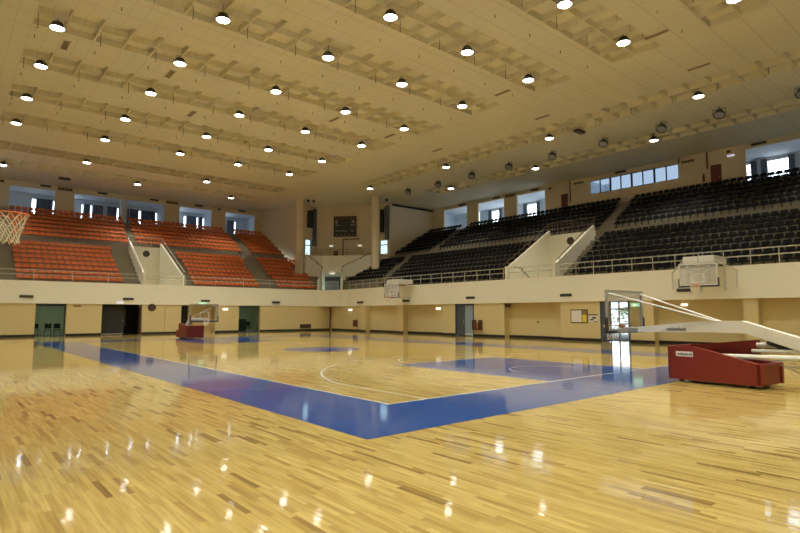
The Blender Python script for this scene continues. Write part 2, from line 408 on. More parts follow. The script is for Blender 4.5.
wall('wall_gallery_right_outer', (XB + 4.2, -6), (XB + 4.2, 39.3), 10.9, 14.2, [(a + 6, b + 6, 12.4, 13.68) if b - a < 5 else (a + 6, b + 6, 11.1, 14.3) for a, b in OW] + [(a + 6, b + 6, 11.2, 13.9) for a, b in ((29.5, 31.3), (35.2, 36.4), (21.0, 23.8))], mat='palelobby', side=-1)  # last three openings are hidden from view, added to brighten this gallery
wn = 3
for a, b in OW:
    if b - a > 5: continue
    m = MB(); X = XB + 4.3
    m.tube([(X, a, 12.4), (X, b, 12.4), (X, b, 13.68), (X, a, 13.68)], .04, 4, closed=True)
    m.tube([(X, a, 13.0), (X, b, 13.0)], .05, 4); m.tube([(X, (a + b) / 2, 12.4), (X, (a + b) / 2, 13.68)], .03, 4)
    struct(m, 'window_%d' % wn, M['white']); wn += 1
    for (u, w, sd) in ((a - .42, a - .02, 'far'), (b + .02, b + .42, 'near')):
        m = MB(); n = 8; vs = []
        for k in range(n + 1):
            y = u + (w - u) * k / n; x = XB + 4.08 + .03 * math.sin(k * 2.3)
            vs += [(x, y, 11.5), (x, y, 13.85)]
        m.add(vs, [(2 * k, 2 * k + 2, 2 * k + 3, 2 * k + 1) for k in range(n)])
        m.add([(x + .04, y, z) for x, y, z in vs], [(2 * k, 2 * k + 1, 2 * k + 3, 2 * k + 2) for k in range(n)])
        o = m.build('curtain', M['curtain'])
        tag(o, 'gathered grey curtain at a bright window in the gallery behind the dark seats', 'curtain', 'curtains beside the bright gallery windows')
# ribbon window
m = MB(); a, b = STRIP
m.tube([(XB + .1, a, 12.55), (XB + .1, b, 12.55), (XB + .1, b, 13.8), (XB + .1, a, 13.8)], .06, 4, closed=True)
for k in range(1, 8):
    y = a + (b - a) * k / 8
    m.box(XB + .04, XB + .16, y - (.07 if k % 2 == 0 else .035), y + (.07 if k % 2 == 0 else .035), 12.55, 13.8)
w = struct(m, 'window_20', M['lampshell'])
m = MB().box(XB + .09, XB + .11, a, b, 12.55, 13.8); g = m.build('pane', M['blueglass'], w)

# ------------------------------------------------------------------ balcony fronts
FP = [(XL, YF), (22.0, YF + .05), (22.9, YF), (23.6, YF - .55), (24.15, YF - 1.6), (24.35, 36.2), (24.15, 33.2), (23.85, 29.5), (XF, 26.0), (XF, YN), (XL, YN)]
def inset(pts, d):
    n = len(pts); out = []
    for i in range(n):
        a, b, c = Vector(pts[i - 1]), Vector(pts[i]), Vector(pts[(i + 1) % n])
        e1 = (b - a).normalized(); e2 = (c - b).normalized()
        n1 = Vector((-e1.y, e1.x)); n2 = Vector((-e2.y, e2.x)); m = (n1 + n2).normalized(); out.append(b + m * d / max(.3, m.dot(n1)))
    return out
OUT = inset(FP, .22)
mb = MB(); n = len(FP)
for i in range(n):
    j = (i + 1) % n
    a, b, c, d = FP[i], FP[j], OUT[j], OUT[i]
    mb.hexa([(*a, ZS), (*b, ZS), (*c, ZS), (*d, ZS)], [(*a, ZT), (*b, ZT), (*c, ZT), (*d, ZT)])
struct(mb, 'wall_balcony_front', M['parapet'])
OUT2 = inset(FP, 1.7)
mb = MB()
for i in range(n):
    j = (i + 1) % n
    a, b, c, d = OUT[i], OUT[j], OUT2[j], OUT2[i]
    mb.hexa([(*a, ZS + .02), (*b, ZS + .02), (*c, ZS + .02), (*d, ZS + .02)], [(*a, 2.65), (*b, 2.65), (*c, 2.65), (*d, 2.65)])
    mb.hexa([(*a, 3.6), (*b, 3.6), (*c, 3.6), (*d, 3.6)], [(*a, 3.89), (*b, 3.89), (*c, 3.89), (*d, 3.89)])
struct(mb, 'ceiling_balcony_soffit', M['lowwall'])

# ------------------------------------------------------------------ lower walls
yl = YF + .1; xr = XF + .12; DP = .55
mb = MB()
def lw_box(u0, u1, s0, s1, z0=0, z1=ZS + .02): mb.box(u0, u1, yl + s0, yl + s1, z0, z1)
lseg = [(-10.5, -.86), (1.07, 3.44), (6.35, 9.45), (12.4, 14.56), (16.65, 25.6)]
for a, b in lseg: lw_box(a, b, 0, 1.0)
lw_box(9.45, 12.4, .9, 1.1)
struct(mb, 'wall_back', M['lowwall'])
mb = MB()
rflush = [(33.3, 32.5), (28.0, 27.2), (22.5, 21.1), (19.2, 16.4), (11.9, 9.2), (7.35, 6.0), (1.6, .95), (-4.2, -4.9), (-8.0, -8.8)]
for a, b in rflush: mb.box(xr, xr + 1.0, b, a, 0, ZS + .02)
for a, b in [(39.9, 33.3), (32.5, 28), (27.2, 22.5), (16.4, 11.9), (6.0, 1.6), (.95, -4.2), (-4.9, -8), (-8.8, -12)]: mb.box(xr + DP, xr + 1.0, b, a, 0, ZS + .02)
struct(mb, 'wall_right', M['lowwall'])
struct(MB().box(XL - .4, XL - .15, -12, 40, 0, ZS + .02), 'wall_left', M['lowwall'])
struct(MB().box(-10, 25, YN - .4, YN - .15, 0, ZS + .02), 'wall_front', M['lowwall'])
# skirting
mb = MB()
for a, b in lseg: mb.box(a, b, yl - .03, yl - .002, 0, .17)
struct(mb, 'baseboard_back', M['black'])
mb = MB()
for a, b in rflush: mb.box(xr - .03, xr - .002, b - .03, a + .03, 0, .17)
for a, b in [(38.9, 33.3), (32.5, 28), (27.2, 22.5), (16.4, 11.9), (6.0, 1.6), (.95, -4.2), (-4.9, -8), (-8.8, -12)]: mb.box(xr + DP - .03, xr + DP - .002, b, a, 0, .17)
struct(mb, 'baseboard_right', M['black'])

# rooms behind the doors in the back wall
def green_room(x0, x1, num):
    m = MB(); Y0, Y1 = yl + 1.0, yl + 5.5; a, b = x0 - 1.5, x1 + 2.5
    m.box(a, b, Y1, Y1 + .1, 0, 2.7); m.box(a - .1, a, Y0, Y1, 0, 2.7); m.box(b, b + .1, Y0, Y1, 0, 2.7); m.box(a, b, Y0, Y1, 2.66, 2.75); m.box(a, b, yl, Y1, -.1, 0)
    struct(m, 'wall_side_room_%d' % num, M['greenroom'])
    # unseen lamp, added to brighten the room behind the glass
    l = empty('ceiling_lamp', ((x0 + x1) / 2 + .5, yl + 3.2, 2.6)); tag(l, 'added unseen fill lamp in the green side room behind glass door %s' % ('nearer the corner' if num == 2 else 'nearer the big hoop'), 'lamp')
    MB().box(-.5, .5, -.15, .15, 0, .05).build('housing', M['white'], l); MB().box(-.48, .48, -.13, .13, -.02, -.001).build('diffuser', M['sideglow'], l)
    d = MB()
    for x in (x0, x1): d.box(x - .05, x + .05, yl + .35, yl + .43, 0, ZS)
    d.box(x0, x1, yl + .35, yl + .43, ZS - .18, ZS); d.box(x0, x1, yl + .35, yl + .43, 0, .07)
    o = struct(d, 'door_%d' % num, M['slate'])
    MB().add([(x0, yl + .39, .05), (x1, yl + .39, .05), (x1, yl + .39, ZS - .15), (x0, yl + .39, ZS - .15)], [(0, 1, 2, 3)]).build('pane', M['teal'], o)
    MB().tube([((x0 + x1) / 2 - .1, yl + .3, .9), ((x0 + x1) / 2 - .1, yl + .3, 1.3)], .015).build('handle', M['steel'], o)
M['sideglow'] = emat('side_room_fill_glow', (.95, 1, .85, 1), 22)  # glow of the unseen lamps added in the green rooms
green_room(-.86, 1.07, 1); green_room(14.56, 16.65, 2)
# stacked chairs seen through the glass
def side_chair(x, y, rz, label, n=1):
    t = empty('stacking_chair', (x, y, 0), rz); tag(t, label, 'chair', 'dark chairs stored in the side rooms')
    MB().bbox(-.22, .22, -.2, .2, .42, .46, .015).build('seat', M['ink'], t); MB().bbox(-.22, .22, .17, .21, .55, .92, .015).build('backrest', M['ink'], t)
    for sx in (-1, 1):
        for sy in (-1, 1): MB().tube([(.2 * sx, .18 * sy, 0), (.2 * sx, .18 * sy, .42 if sy < 0 else .9)], .013, 6).build('leg', M['ink'], t)
side_chair(-.6, yl + 1.3, .3, 'dark stacking chair behind the glass door nearest the hoop, against its frame')
side_chair(.15, yl + 1.5, -.2, 'dark stacking chair in the green room, centre of the wider glass door')
side_chair(.75, yl + 1.3, .1, 'dark stacking chair in the green room, beside the door post')
side_chair(14.95, yl + 1.4, 2.8, 'dark stacking chair behind the glass door nearer the corner, turned away')
side_chair(16.2, yl + 1.3, .2, 'dark stacking chair against the frame of the glass door nearer the corner')
t = MB().bbox(15.5, 16.4, yl + 2.3, yl + 2.9, 0, 1.15, .03).build('storage_cabinet', M['slate']); tag(t, 'dark cabinet standing in the green room behind the stacked chairs', 'cabinet')
MB().box(15.94, 15.96, yl + 2.29, yl + 2.3, .1, 1.1).build('door_gap', M['ink'], t)

# black doorway with dark door leaves
m = MB(); m.box(3.3, 6.6, yl + .9, yl + 2.7, -.1, -.002); m.box(9.4, 12.5, yl + .5, yl + 1.2, -.1, -.002); m.box(3.3, 6.6, yl + 2.6, yl + 2.7, 0, 2.6); m.box(3.3, 3.44, yl + 1, yl + 2.6, 0, 2.6); m.box(6.5, 6.6, yl + 1, yl + 2.6, 0, 2.6); m.box(3.3, 6.6, yl + 1, yl + 2.6, 2.42, 2.6)
struct(m, 'wall_dark_passage', M['dark'])
m = MB().box(3.44, 5.1, yl + .2, yl + .26, .02, 2.3); o = struct(m, 'door_3', M['dark'])
MB().tube([(5.0, yl + .15, 1.0), (5.0, yl + .15, 1.25)], .015).build('handle', M['steel'], o)
MB().box(3.5, 5.0, yl + .17, yl + .2, .05, .1).build('kick_plate', M['steel'], o)
m = MB().box(6.2, 6.32, yl - .05, yl + .5, 0, 2.15); struct(m, 'door_4', M['brown'])
m = MB().box(5.45, 5.75, yl + 2.5, yl + 2.55, .6, 2.1); o = m.build('wall_poster', M['sign']); tag(o, 'dim beige poster on the back wall of the dark passage', 'poster')
m = MB().box(9.5, 10.28, yl + .82, yl + .88, 0, 2.35); o = struct(m, 'door_5', M['dark']); MB().tube([(10.2, yl + .78, .95), (10.2, yl + .78, 1.15)], .015).build('handle', M['steel'], o)

# slate double door on the right-hand wall
m = MB(); m.box(xr - .02, xr + .12, 19.2, 19.3, 0, ZS); m.box(xr - .02, xr + .12, 21.0, 21.1, 0, ZS); m.box(xr - .02, xr + .12, 19.2, 21.1, ZS - .1, ZS)
o = struct(m, 'door_6', M['slate'])
MB().box(xr + .05, xr + .1, 20.17, 21.0, .02, ZS - .1).build('door_leaf', M['slate'], o)
l2 = MB().box(xr + .05, xr + .1, 19.3, 20.15, .02, ZS - .1).build('door_leaf', M['paleblue'], o); l2['label'] = 'door leaf with corridor light put into its pale blue colour'
MB().box(xr + .0, xr + .05, 19.35, 20.1, .08, .2).build('kick_plate', M['steel'], o)
MB().tube([(xr, 20.25, .95), (xr, 20.25, 1.25)], .015).build('handle', M['steel'], o)
struct(MB().box(xr + .15, xr + 1.0, 19.2, 21.1, 0, ZS), 'wall_behind_door', M['dark'])

# bright entrance: open leaf, glass doors and the passage out
m = MB().box(xr + .02, xr + .07, 8.5, 9.2, .02, ZS - .02); o = struct(m, 'door_7', M['slate'])
MB().tube([(xr - .02, 8.6, .95), (xr - .02, 8.6, 1.25)], .015).build('handle', M['steel'], o)
m = MB(); m.box(xr, xr + .1, 7.35, 7.47, 0, ZS); struct(m, 'trim_1', M['slate'])
m = MB(); m.box(24.9, 39.2, 5.6, 5.8, 0, 2.8); m.box(24.9, 39.2, 20.8, 21.0, 0, 2.8); m.box(24.9, 39.2, 5.6, 21, 2.62, 2.8); m.box(24.85, 25.0, 9.25, 21, 0, 2.8); m.box(24.85, 25.0, 5.6, 7.35, 0, 2.8)
struct(m, 'wall_passage', M['palelobby'])
struct(MB().box(24.9, 70, -30, 60, -.12, -.01), 'ground_outside', M['ground'])
m = MB(); Xd = 26.5
for y in (6.4, 7.6, 8.75, 9.38, 9.95, 11.2, 12.4): m.box(Xd - .03, Xd + .03, y - .05, y + .05, 0, 2.6)
for z in (.05, 1.95, 2.55): m.box(Xd - .03, Xd + .03, 5.8, 12.4, z - .05, z + .05)
o = struct(m, 'door_8', M['white'])
MB().box(Xd - .01, Xd + .01, 5.8, 12.4, .1, 2.5).build('pane', M['glass'], o)
for k, (y, z) in enumerate(((10, 0), (14.5, 0), (19, .2))):
    m = MB(); r = random.Random(k)
    for i in range(420):
        a = r.uniform(0, 2 * PI); b = r.uniform(-.2, 1.4); rr = 1.5 * r.uniform(.55, 1)
        c = Vector((47 + rr * math.cos(a) * math.cos(b), y + rr * math.sin(a) * math.cos(b) * 1.3, 1.0 + rr * math.sin(b)))
        u = Vector((r.uniform(-1, 1), r.uniform(-1, 1), r.uniform(-1, 1))).normalized() * .16; w = u.orthogonal().normalized() * .1
        m.add([c - u, c + w, c + u, c - w], [(0, 1, 2, 3)])
    m.tube([(47, y, -.01), (47, y, 1.4)], .06, 6)
    o = m.build('garden_bush', M['bushes']); tag(o, 'leafy bush outside beyond the bright glass entrance, %s of three' % ('first', 'middle', 'last')[k], 'bush', 'bushes outside the entrance')

# ------------------------------------------------------------------ seating tiers
def mapL(u, s): return (u, YF + s)
def mapR(u, s): return (XF + s, u)
def mapW(u, s): return (XL - s, u)
def mapN(u, s): return (u, YN - s)
ROWS = [(.5 + .87 * k, .5 + .87 * (k + 1), 3.9 + .45 * k) for k in range(8)]
CROSS = (7.46, 8.3, 7.5)
UPPER = [(8.3 + .85 * k, 8.3 + .85 * (k + 1) + (1.0 if k == 6 else 0), 8.05 + .485 * k) for k in range(7)]
def tier(m, mp, u0, u1, s0, s1, z, dz=.62):
    a = [mp(u0(s0), s0), mp(u1(s0), s0), mp(u1(s1), s1), mp(u0(s1), s1)]
    if u1(s0) - u0(s0) < .05: return
    m.hexa([(*q, z - dz) for q in a], [(*q, z) for q in a])
TROWS = [(.95,) + ROWS[0][1:]] + ROWS[1:]
def stand(name, mp, lo, up):
    """lo, up: lists of (u0(s), u1(s)) that the lower and upper tiers fill"""
    m = MB()
    for u0, u1 in lo:
        for s0, s1, z in TROWS: tier(m, mp, u0, u1, s0, s1, z)
    for u0, u1 in up:
        tier(m, mp, u0, u1, CROSS[0], CROSS[1] + .02, CROSS[2])
        for s0, s1, z in UPPER: tier(m, mp, u0, u1, s0, s1 + .02, z)
    return struct(m, name, M['concrete'])
K = lambda c, k=0.0: (lambda s: c + k * s)
# left-hand stand (orange seats): passage walls at x = vL0..vL1
vL0, vL1 = K(6.35, .08), K(9.6, .04)
xendL = lambda s: max(min(22.5 + .78 * s, 26.0 - .95 * (s - 4.3)), 23.9 if s > 6 else 0)
stand('floor_stand_back', mapL, [(K(-23), vL0), (vL1, xendL)], [(K(-23), K(23.95))])
vR0, vR1 = K(12.15, .19), K(16.2, .19)
yendR = lambda s: max(min(37.2 + 1.3 * max(0, s - .5), 41.5 - 1.1 * (s - 3.8)), 39.0 if s > 5.9 else 0)
stand('floor_stand_right', mapR, [(K(-25), vR0), (vR1, yendR)], [(K(-25), K(39.05))])
stand('floor_stand_left', mapW, [(K(-11), K(39))], [(K(-11), K(54))])
stand('floor_stand_front', mapN, [(K(-8.7), K(24))], [(K(-23), K(38.7))])
# half steps in the stairways
def stairs(m, mp, u0, u1, rows):
    for i, (s0, s1, z) in enumerate(rows):
        if i == 0: continue
        tier(m, mp, u0, u1, s0 - .4, s0, z - .225, .3)
m = MB()
aisL = [(K(4.95, .04), K(6.3, .08)), (K(9.75, .08), K(10.7, .08)), (K(17.1, .12), K(18.6, .1))]
aisLu = [(K(6.2, .12), K(7.3, .12)), (K(18.6, -.02), K(20.0, -.03))]
aisR = [(K(11.6, .19), K(12.1, .19)), (K(31.0, .46), K(32.1, .43))]
aisRu = [(K(11.3, .15), K(12.5, .15)), (K(30.7, .1), K(31.8, .1))]
for a in aisL: stairs(m, mapL, *a, ROWS)
for a in aisLu: stairs(m, mapL, *a, [CROSS] + UPPER)
for a in aisR: stairs(m, mapR, *a, ROWS)
for a in aisRu: stairs(m, mapR, *a, [CROSS] + UPPER)
stairs(m, mapL, K(-3.3), K(-2.1), ROWS)
struct(m, 'floor_stair_steps', M['concrete'])

# passages through the stands: side parapets, end wall, floor
def passage(num, mp, v0, v1, flip):
    m = MB()
    for v, sg in ((v0, -1), (v1, 1)):
        pr = [(0.02, 4.95), (.35, 4.95), (7.4, 8.35), (7.5, 8.35)]
        for (sa, za), (sb, zb) in zip(pr[:-1], pr[1:]):
            a, b = v(sa), v(sb); t = .16 * sg
            q = [mp(a - t, sa), mp(a, sa), mp(b, sb), mp(b - t, sb)]
            m.hexa([(*q[i], 3.6) for i in range(4)], [(*q[0], za), (*q[1], za), (*q[2], zb), (*q[3], zb)])
    a, b = v0(7.45), v1(7.45)
    q = [mp(a, 7.45), mp(b, 7.45), mp(b, 7.62), mp(a, 7.62)]
    m.hexa([(*p, 3.6) for p in q], [(*p, 7.95) for p in q])
    q = [mp(v0(0.2), 0.2), mp(v1(0.2), 0.2), mp(b, 7.5), mp(a, 7.5)]
    m.hexa([(*p, 3.4) for p in q], [(*p, 3.7) for p in q])
    struct(m, 'wall_passage_%d' % num, M['parapet'])
passage(1, mapL, vL0, vL1, 0); passage(2, mapR, vR0, vR1, 1)

# corner passage and bay floor
P1, P2, P3 = (23.0, YF + .12), (26.03, 43.4), (24.25, 44.0)
Q1, Q2, Q3 = (24.5, 37.55), (27.5, 41.74), (29.7, 39.3)
m = MB()
def pw(a, b, za, zb, z0=3.6, t=.16):
    a = Vector(a); b = Vector(b); d = (b - a).normalized(); n = Vector((-d.y, d.x)) * t
    q = [a, b, b + n, a + n]
    m.hexa([(*p, z0) for p in q], [(*q[0], za), (*q[1], zb), (*q[2], zb), (*q[3], za)])
pw(P1, P2, 5.0, 6.6); pw(P2, P3, 6.6, 8.05); pw(Q1, Q2, 5.0, 6.6, t=-.16); pw(Q2, Q3, 6.6, 8.1, t=-.16)
Rr = (25.19, 44.34)
# wall above the corner door, flaring up to the bay floor
off = Vector((.75, .66)) * .25
for (a, b) in ((P2, Q2),):
    A, B = Vector(a) + off, Vector(b) + off
    q = [A, B, B + off, A + off]
    m.hexa([(*p, 6.15) for p in q], [(*p, 8.1) for p in q])
A, B = Vector(P2) + off * 1, Vector(P3); q = [Vector(P2) + off, Vector(Q2) + off, Vector(Q3) + off, Vector(P3) + off]
for a, b in ((P2, P3), (Q2, Q3)):
    A, B = Vector(a) + off, Vector(b) + off; q = [A, B, B + off * .8, A + off * .8]
    m.hexa([(*p, 6.0) for p in q], [(*p, 8.1) for p in q])
pw(P3, (24.42, 46.7), 8.0, 8.0); pw(Q3, (32.3, 39.0), 8.0, 8.0, t=-.16)
struct(m, 'wall_corner_passage', M['parapet'])
m = MB()
bay = [(24.5, 44.6), (26.6, 44.0), (28.1, 42.3), (30.3, 39.6), (32.3, 39.1), (31.6, 41.7), (27.2, 46.6), (24.4, 46.6)]
m.prism(bay, 2, 7.3, 7.6)
PP, QQ = (23.2, 39.45), (24.65, 37.75)
m.hexa([(*PP, 3.4), (*QQ, 3.4), (*Q2, 3.4), (*P2, 3.4)], [(*PP, 3.7), (*QQ, 3.7), (*Q2, 3.7), (*P2, 3.7)])
struct(m, 'floor_corner_bay', M['concrete'])
# blue-green door at the end of the corner passage
dd = Vector((Q2[0] - P2[0], Q2[1] - P2[1])); Ld = dd.length; dd.normalize()
def PD(t, o, z): v = Vector(P2) + off + dd * t - Vector((.75, .66)) * o; return (v.x, v.y, z)
def dbox(m, t0, t1, z0, z1, o0, o1): m.hexa([PD(t0, o0, z0), PD(t1, o0, z0), PD(t1, o1, z0), PD(t0, o1, z0)], [PD(t0, o0, z1), PD(t1, o0, z1), PD(t1, o1, z1), PD(t0, o1, z1)])
m = MB(); dbox(m, -.5, Ld + .5, 3.5, 6.3, -.1, -.2); struct(m, 'wall_corner_door_recess', M['greenroom'])
m = MB(); dbox(m, .25, Ld - .25, 3.7, 5.75, .0, -.06); o = struct(m, 'door_9', M['slate'])
m = MB(); dbox(m, .35, Ld / 2 - .03, 3.8, 5.3, .05, .01); m.build('door_leaf', M['paleblue'], o); m = MB(); dbox(m, Ld / 2 + .03, Ld - .35, 3.8, 5.3, .05, .01); m.build('door_leaf', M['paleblue'], o)
m = MB(); dbox(m, Ld / 2 - .25, Ld / 2 + .25, 6.02, 6.13, .35, .05); o = m.build('exit_light', M['glow2']); tag(o, 'small lit white lamp over the blue door of the corner passage', 'exit light')

# columns of the bay
for k, (x, y) in enumerate(((23.42, 43.95), (28.98, 37.62))):
    m = MB().lathe([(.44, 3.9), (.44, H)], (x, y, 0), 28); struct(m, 'column_%d' % (k + 1), M['cream'], smooth=True)
    struct(MB().box(x - .6, x + .6, y - .3, y + .3, H - .04, H - .001), 'trim_%d' % (k + 2), M['cream'])

# ------------------------------------------------------------------ seats
def seat_mesh(top=.65, apron=0):
    m = MB()
    # shallow dished pan on a slim beam, low curved back
    for (x0, x1, dz) in ((-.20, -.13, .015), (-.13, .13, 0), (.13, .20, .015)):
        m.hexa([(x0, -.17, .38 + dz - apron), (x1, -.17, .38 + dz - apron), (x1, .2, .36 + dz), (x0, .2, .36 + dz)], [(x0, -.17, .41 + dz), (x1, -.17, .41 + dz), (x1, .2, .39 + dz), (x0, .2, .39 + dz)])
    prof = [(.18, .38), (.22, .38 + (top - .38) / 3), (.24, .38 + (top - .38) * 2 / 3), (.25, top)]
    for (x0, x1, dy) in ((-.205, -.12, -.03), (-.12, .12, 0), (.12, .205, -.03)):
        for (ya, za), (yb_, zb) in zip(prof[:-1], prof[1:]):
            xo = .04 if zb > top - .02 and abs(dy) > 0 else 0
            t0 = x0 + (xo if x0 < -.15 else 0); t1 = x1 - (xo if x1 > .15 else 0)
            m.hexa([(x0, ya + dy, za), (x1, ya + dy, za), (x1, ya + dy + .035, za), (x0, ya + dy + .035, za)],
                   [(t0, yb_ + dy, zb), (t1, yb_ + dy, zb), (t1, yb_ + dy + .035, zb), (t0, yb_ + dy + .035, zb)])
    m.box(-.02, .02, .02, .08, 0, .38)
    return m
SM = seat_mesh()
P_ = .48
camp = Vector((-6.428, -7.837, 1.644))
def in_view(x, y):
    d = Vector((x, y)) - camp.xy; f = d.dot(Vector((math.sin(.707), math.cos(.707)))); r = d.dot(Vector((math.cos(.707), -math.sin(.707))))
    return f > 1 and abs(r / f) < .75
def make_seats(mat, colour, mp, rz, lo, up, group, top):
    SM = seat_mesh(top, .03)
    allseats = []
    rows = [('lower', i, s0, s1, z) for i, (s0, s1, z) in enumerate(ROWS)] + [('upper', i, s0, s1, z) for i, (s0, s1, z) in enumerate(UPPER)]
    for part, i, s0, s1, z in rows:
        blocks = lo if part == 'lower' else up
        sc = s0 + .42
        for bi, (u0, u1, desc, rmin) in enumerate(blocks):
            if i < rmin: continue
            a, b = u0(sc) + .05, u1(sc) - .05
            nseat = int((b - a) / P_)
            if nseat < 1: continue
            for k in range(nseat):
                u = a + (b - a - nseat * P_) / 2 + P_ * (k + .5)
                x, y = mp(u, sc)
                if min(math.hypot(x - 23.42, y - 43.95), math.hypot(x - 28.98, y - 37.62)) < .75: continue
                if part == 'lower': lab = '%s seat, %s row above the railing, %s seat along %s' % (colour, ordinal(i + 1), ordinal(k + 1), desc)
                else: lab = '%s seat, %s row above the cross aisle, %s seat along %s' % (colour, ordinal(i + 1), ordinal(k + 1), desc)
                dist = (Vector((x, y, z)) - camp).length
                allseats.append((0 if in_view(x, y) else 1, dist, x, y, z, lab))
    allseats.sort(key=lambda q: q[:2])
    first = None
    for _, _, x, y, z, lab in allseats[:300]:
        if first is None: first = SM.build(colour + '_stand_seat', M[mat]); o = first
        else: o = first.copy(); C.objects.link(o)
        o.location = (x, y, z); o.rotation_euler = (0, 0, rz)
        tag(o, lab, 'seat', group)
    m = MB(); cr, sr = math.cos(rz), math.sin(rz)
    for _, _, x, y, z, lab in allseats[300:]:
        m.add([(v[0] * cr - v[1] * sr + x, v[0] * sr + v[1] * cr + y, v[2] + z) for v in SM.v], SM.f)
    o = m.build('more_stand_seats', M[mat]); tag(o, 'the farther rows of %s seats in the same stand' % colour, 'seats', kind='stuff')
make_seats('orange', 'orange', mapL, 0, [(K(-2.25), K(5.25, .04), 'from the wide grey stairs', 0), (K(10.45, .08), K(17.05, .12), 'beyond the white-walled passage', 0), (K(18.65, .1), K(23.05, .28), 'from the last stairs', 0)],
           [(K(-1.9), K(6.35, .12), 'before the passage', 0), (K(6.95, .09), K(19.0, -.02), 'behind the passage', 0), (K(19.75, -.03), K(23.7), 'beside the corner wall', 0)], 'orange seats of the left stand', .69)
make_seats('navy', 'dark', mapR, -PI / 2, [(K(-3.4), K(11.6, .19), 'to the passage stairs', 0), (K(16.4, .19), K(31.0, .46), 'after the white-walled passage', 0), (K(32.1, .43), (lambda s: min(37.3 + .75 * s, 39.2)), 'next the corner door', 2)],
           [(K(-3.4), K(11.65, .15), 'under the red door', 0), (K(12.4, .15), K(30.9, .1), 'behind the passage', 0), (K(31.7, .1), K(38.8), 'beside the grey wall', 0)], 'dark seats of the right stand', .65)

# ------------------------------------------------------------------ railings
def railing(label, pts, z0, rails, step=1.2, mat='steel', group=None, name='railing', r=.026):
    """pts: list of (x, y, z) along the foot of the rail"""
    o0 = Vector(pts[0]); t = empty(name, o0); tag(t, label, 'railing', group)
    P = [Vector(p) - o0 for p in pts]
    for h in rails: MB().tube([p + Vector((0, 0, h)) for p in P], r, 6).build('rail', M[mat], t, smooth=True)
    L = [0]
    for a, b in zip(P[:-1], P[1:]): L.append(L[-1] + (b - a).length)
    n = max(1, round(L[-1] / step)); first = None
    for k in range(n + 1):
        d = L[-1] * k / n
        for i in range(len(P) - 1):
            if d <= L[i + 1] + 1e-6: break
        p = P[i].lerp(P[i + 1], (d - L[i]) / (L[i + 1] - L[i]))
        if first is None: first = MB().tube([(0, 0, 0), (0, 0, max(rails))], r * .9, 6).build('post', M[mat], t, smooth=True); q = first
        else: q = first.copy(); C.objects.link(q); q.parent = t
        q.location = p
    return t
G = 'front railings on the balcony edge'
ry = YF + .1; rx = XF + .1
railing('long thin grey railing on the balcony edge before the first orange block', [(-8.4, ry, ZT), (6.2, ry, ZT)], 0, (.45, .78), 2.4, group=G)
railing('short thin grey railing across the passage between orange blocks', [(6.5, ry, ZT), (9.4, ry, ZT)], 0, (.45, .78), 1.4, group=G)
railing('thin grey railing on the balcony edge from the passage to the corner', [(9.7, ry, ZT), (22.0, ry + .05, ZT), (22.8, ry, ZT)], 0, (.45, .78), 2.4, group=G)
railing('short grey railing curving before the blue corner door', [(23.0, ry - .1, ZT), (23.7, ry - .6, ZT), (24.2, 37.6, ZT)], 0, (.45, .78), .7, group=G)
railing('thin grey railing before the dark seats from corner to passage', [(24.35, 37.2, ZT), (24.45, 36.2, ZT), (24.25, 33.2, ZT), (23.95, 29.5, ZT), (rx, 26, ZT), (rx, 16.4, ZT)], 0, (.45, .78), 1.2, group=G)
railing('short grey railing across the passage between dark seat blocks', [(rx, 15.9, ZT), (rx, 12.3, ZT)], 0, (.45, .78), 1.2, group=G)
railing('thin grey railing before the nearest block of dark seats', [(rx, 11.9, ZT), (rx, -10.8, ZT)], 0, (.45, .78), 1.2, group=G)
# rails over the passage ends
def mp3(mp, u, s, z): x, y = mp(u, s); return (x, y, z)
railing('dark barred railing above the passage wall among dark seats', [mp3(mapR, vR0(7.5), 7.53, 7.95), mp3(mapR, vR1(7.5), 7.53, 7.95)], 0, (.1, .55, 1.0), .3, 'brown')
railing('thin railing above the passage wall among orange seats', [mp3(mapL, vL0(7.5), 7.53, 7.95), mp3(mapL, vL1(7.5), 7.53, 7.95)], 0, (.45, .95), 1.1, 'steel')
for nm, (p_, q_, t0_, t1_, z0_, z1_) in (('window_1', ((24.42, 46.6), (27.19, 46.61), 1.3, 2.05, 8.45, 10.2)), ('window_2', ((31.57, 41.68), (32.3, 39.15), 1.15, 2.2, 8.45, 10.0))):
    p_, q_ = Vector(p_), Vector(q_); d_ = (q_ - p_).normalized(); n_ = Vector((-d_.y, d_.x)) * .1
    a_, b_ = p_ + d_ * t0_ + n_, p_ + d_ * t1_ + n_
    MB().add([(*a_, z0_), (*b_, z0_), (*b_, z1_), (*a_, z1_)], [(0, 1, 2, 3)]).build('pane', M['palepane'], bpy.data.objects[nm])
railing('grey railing along the edge of the corner bay', [(25.3, 44.3, 8.1), (26.3, 43.65, 8.1), (27.8, 41.95, 8.1), (29.9, 39.5, 8.1)], 0, (.35, .7), 1.0, 'grey')
def handrail(label, pts, mat='brown'):
    o0 = Vector(pts[0]); t = empty('handrail', o0); tag(t, label, 'handrail', 'handrails on the passage walls')
    P = [Vector(p) - o0 for p in pts]
    MB().tube(P, .03, 6).build('rail', M[mat], t, smooth=True)
    for k in (.05, .35, .65, .95):
        p = P[-2].lerp(P[-1], k) if len(P) > 2 else P[0].lerp(P[1], k)
        MB().tube([p, p - Vector((0, 0, .25))], .018, 6).build('bracket', M[mat], t)
handrail('brown handrail on the sloped passage wall beside the far dark seats', [mp3(mapR, vR1(.3) + .08, .3, 5.2), mp3(mapR, vR1(7.4) + .08, 7.4, 8.75)])
handrail('brown handrail on the sloped passage wall nearer the big hoop', [mp3(mapR, vR0(.3) - .08, .3, 5.2), mp3(mapR, vR0(7.4) - .08, 7.4, 8.75)])
handrail('pale handrail on the orange stand passage wall, hoop side', [mp3(mapL, vL0(.3) - .08, .3, 5.2), mp3(mapL, vL0(7.4) - .08, 7.4, 8.65)], 'white')
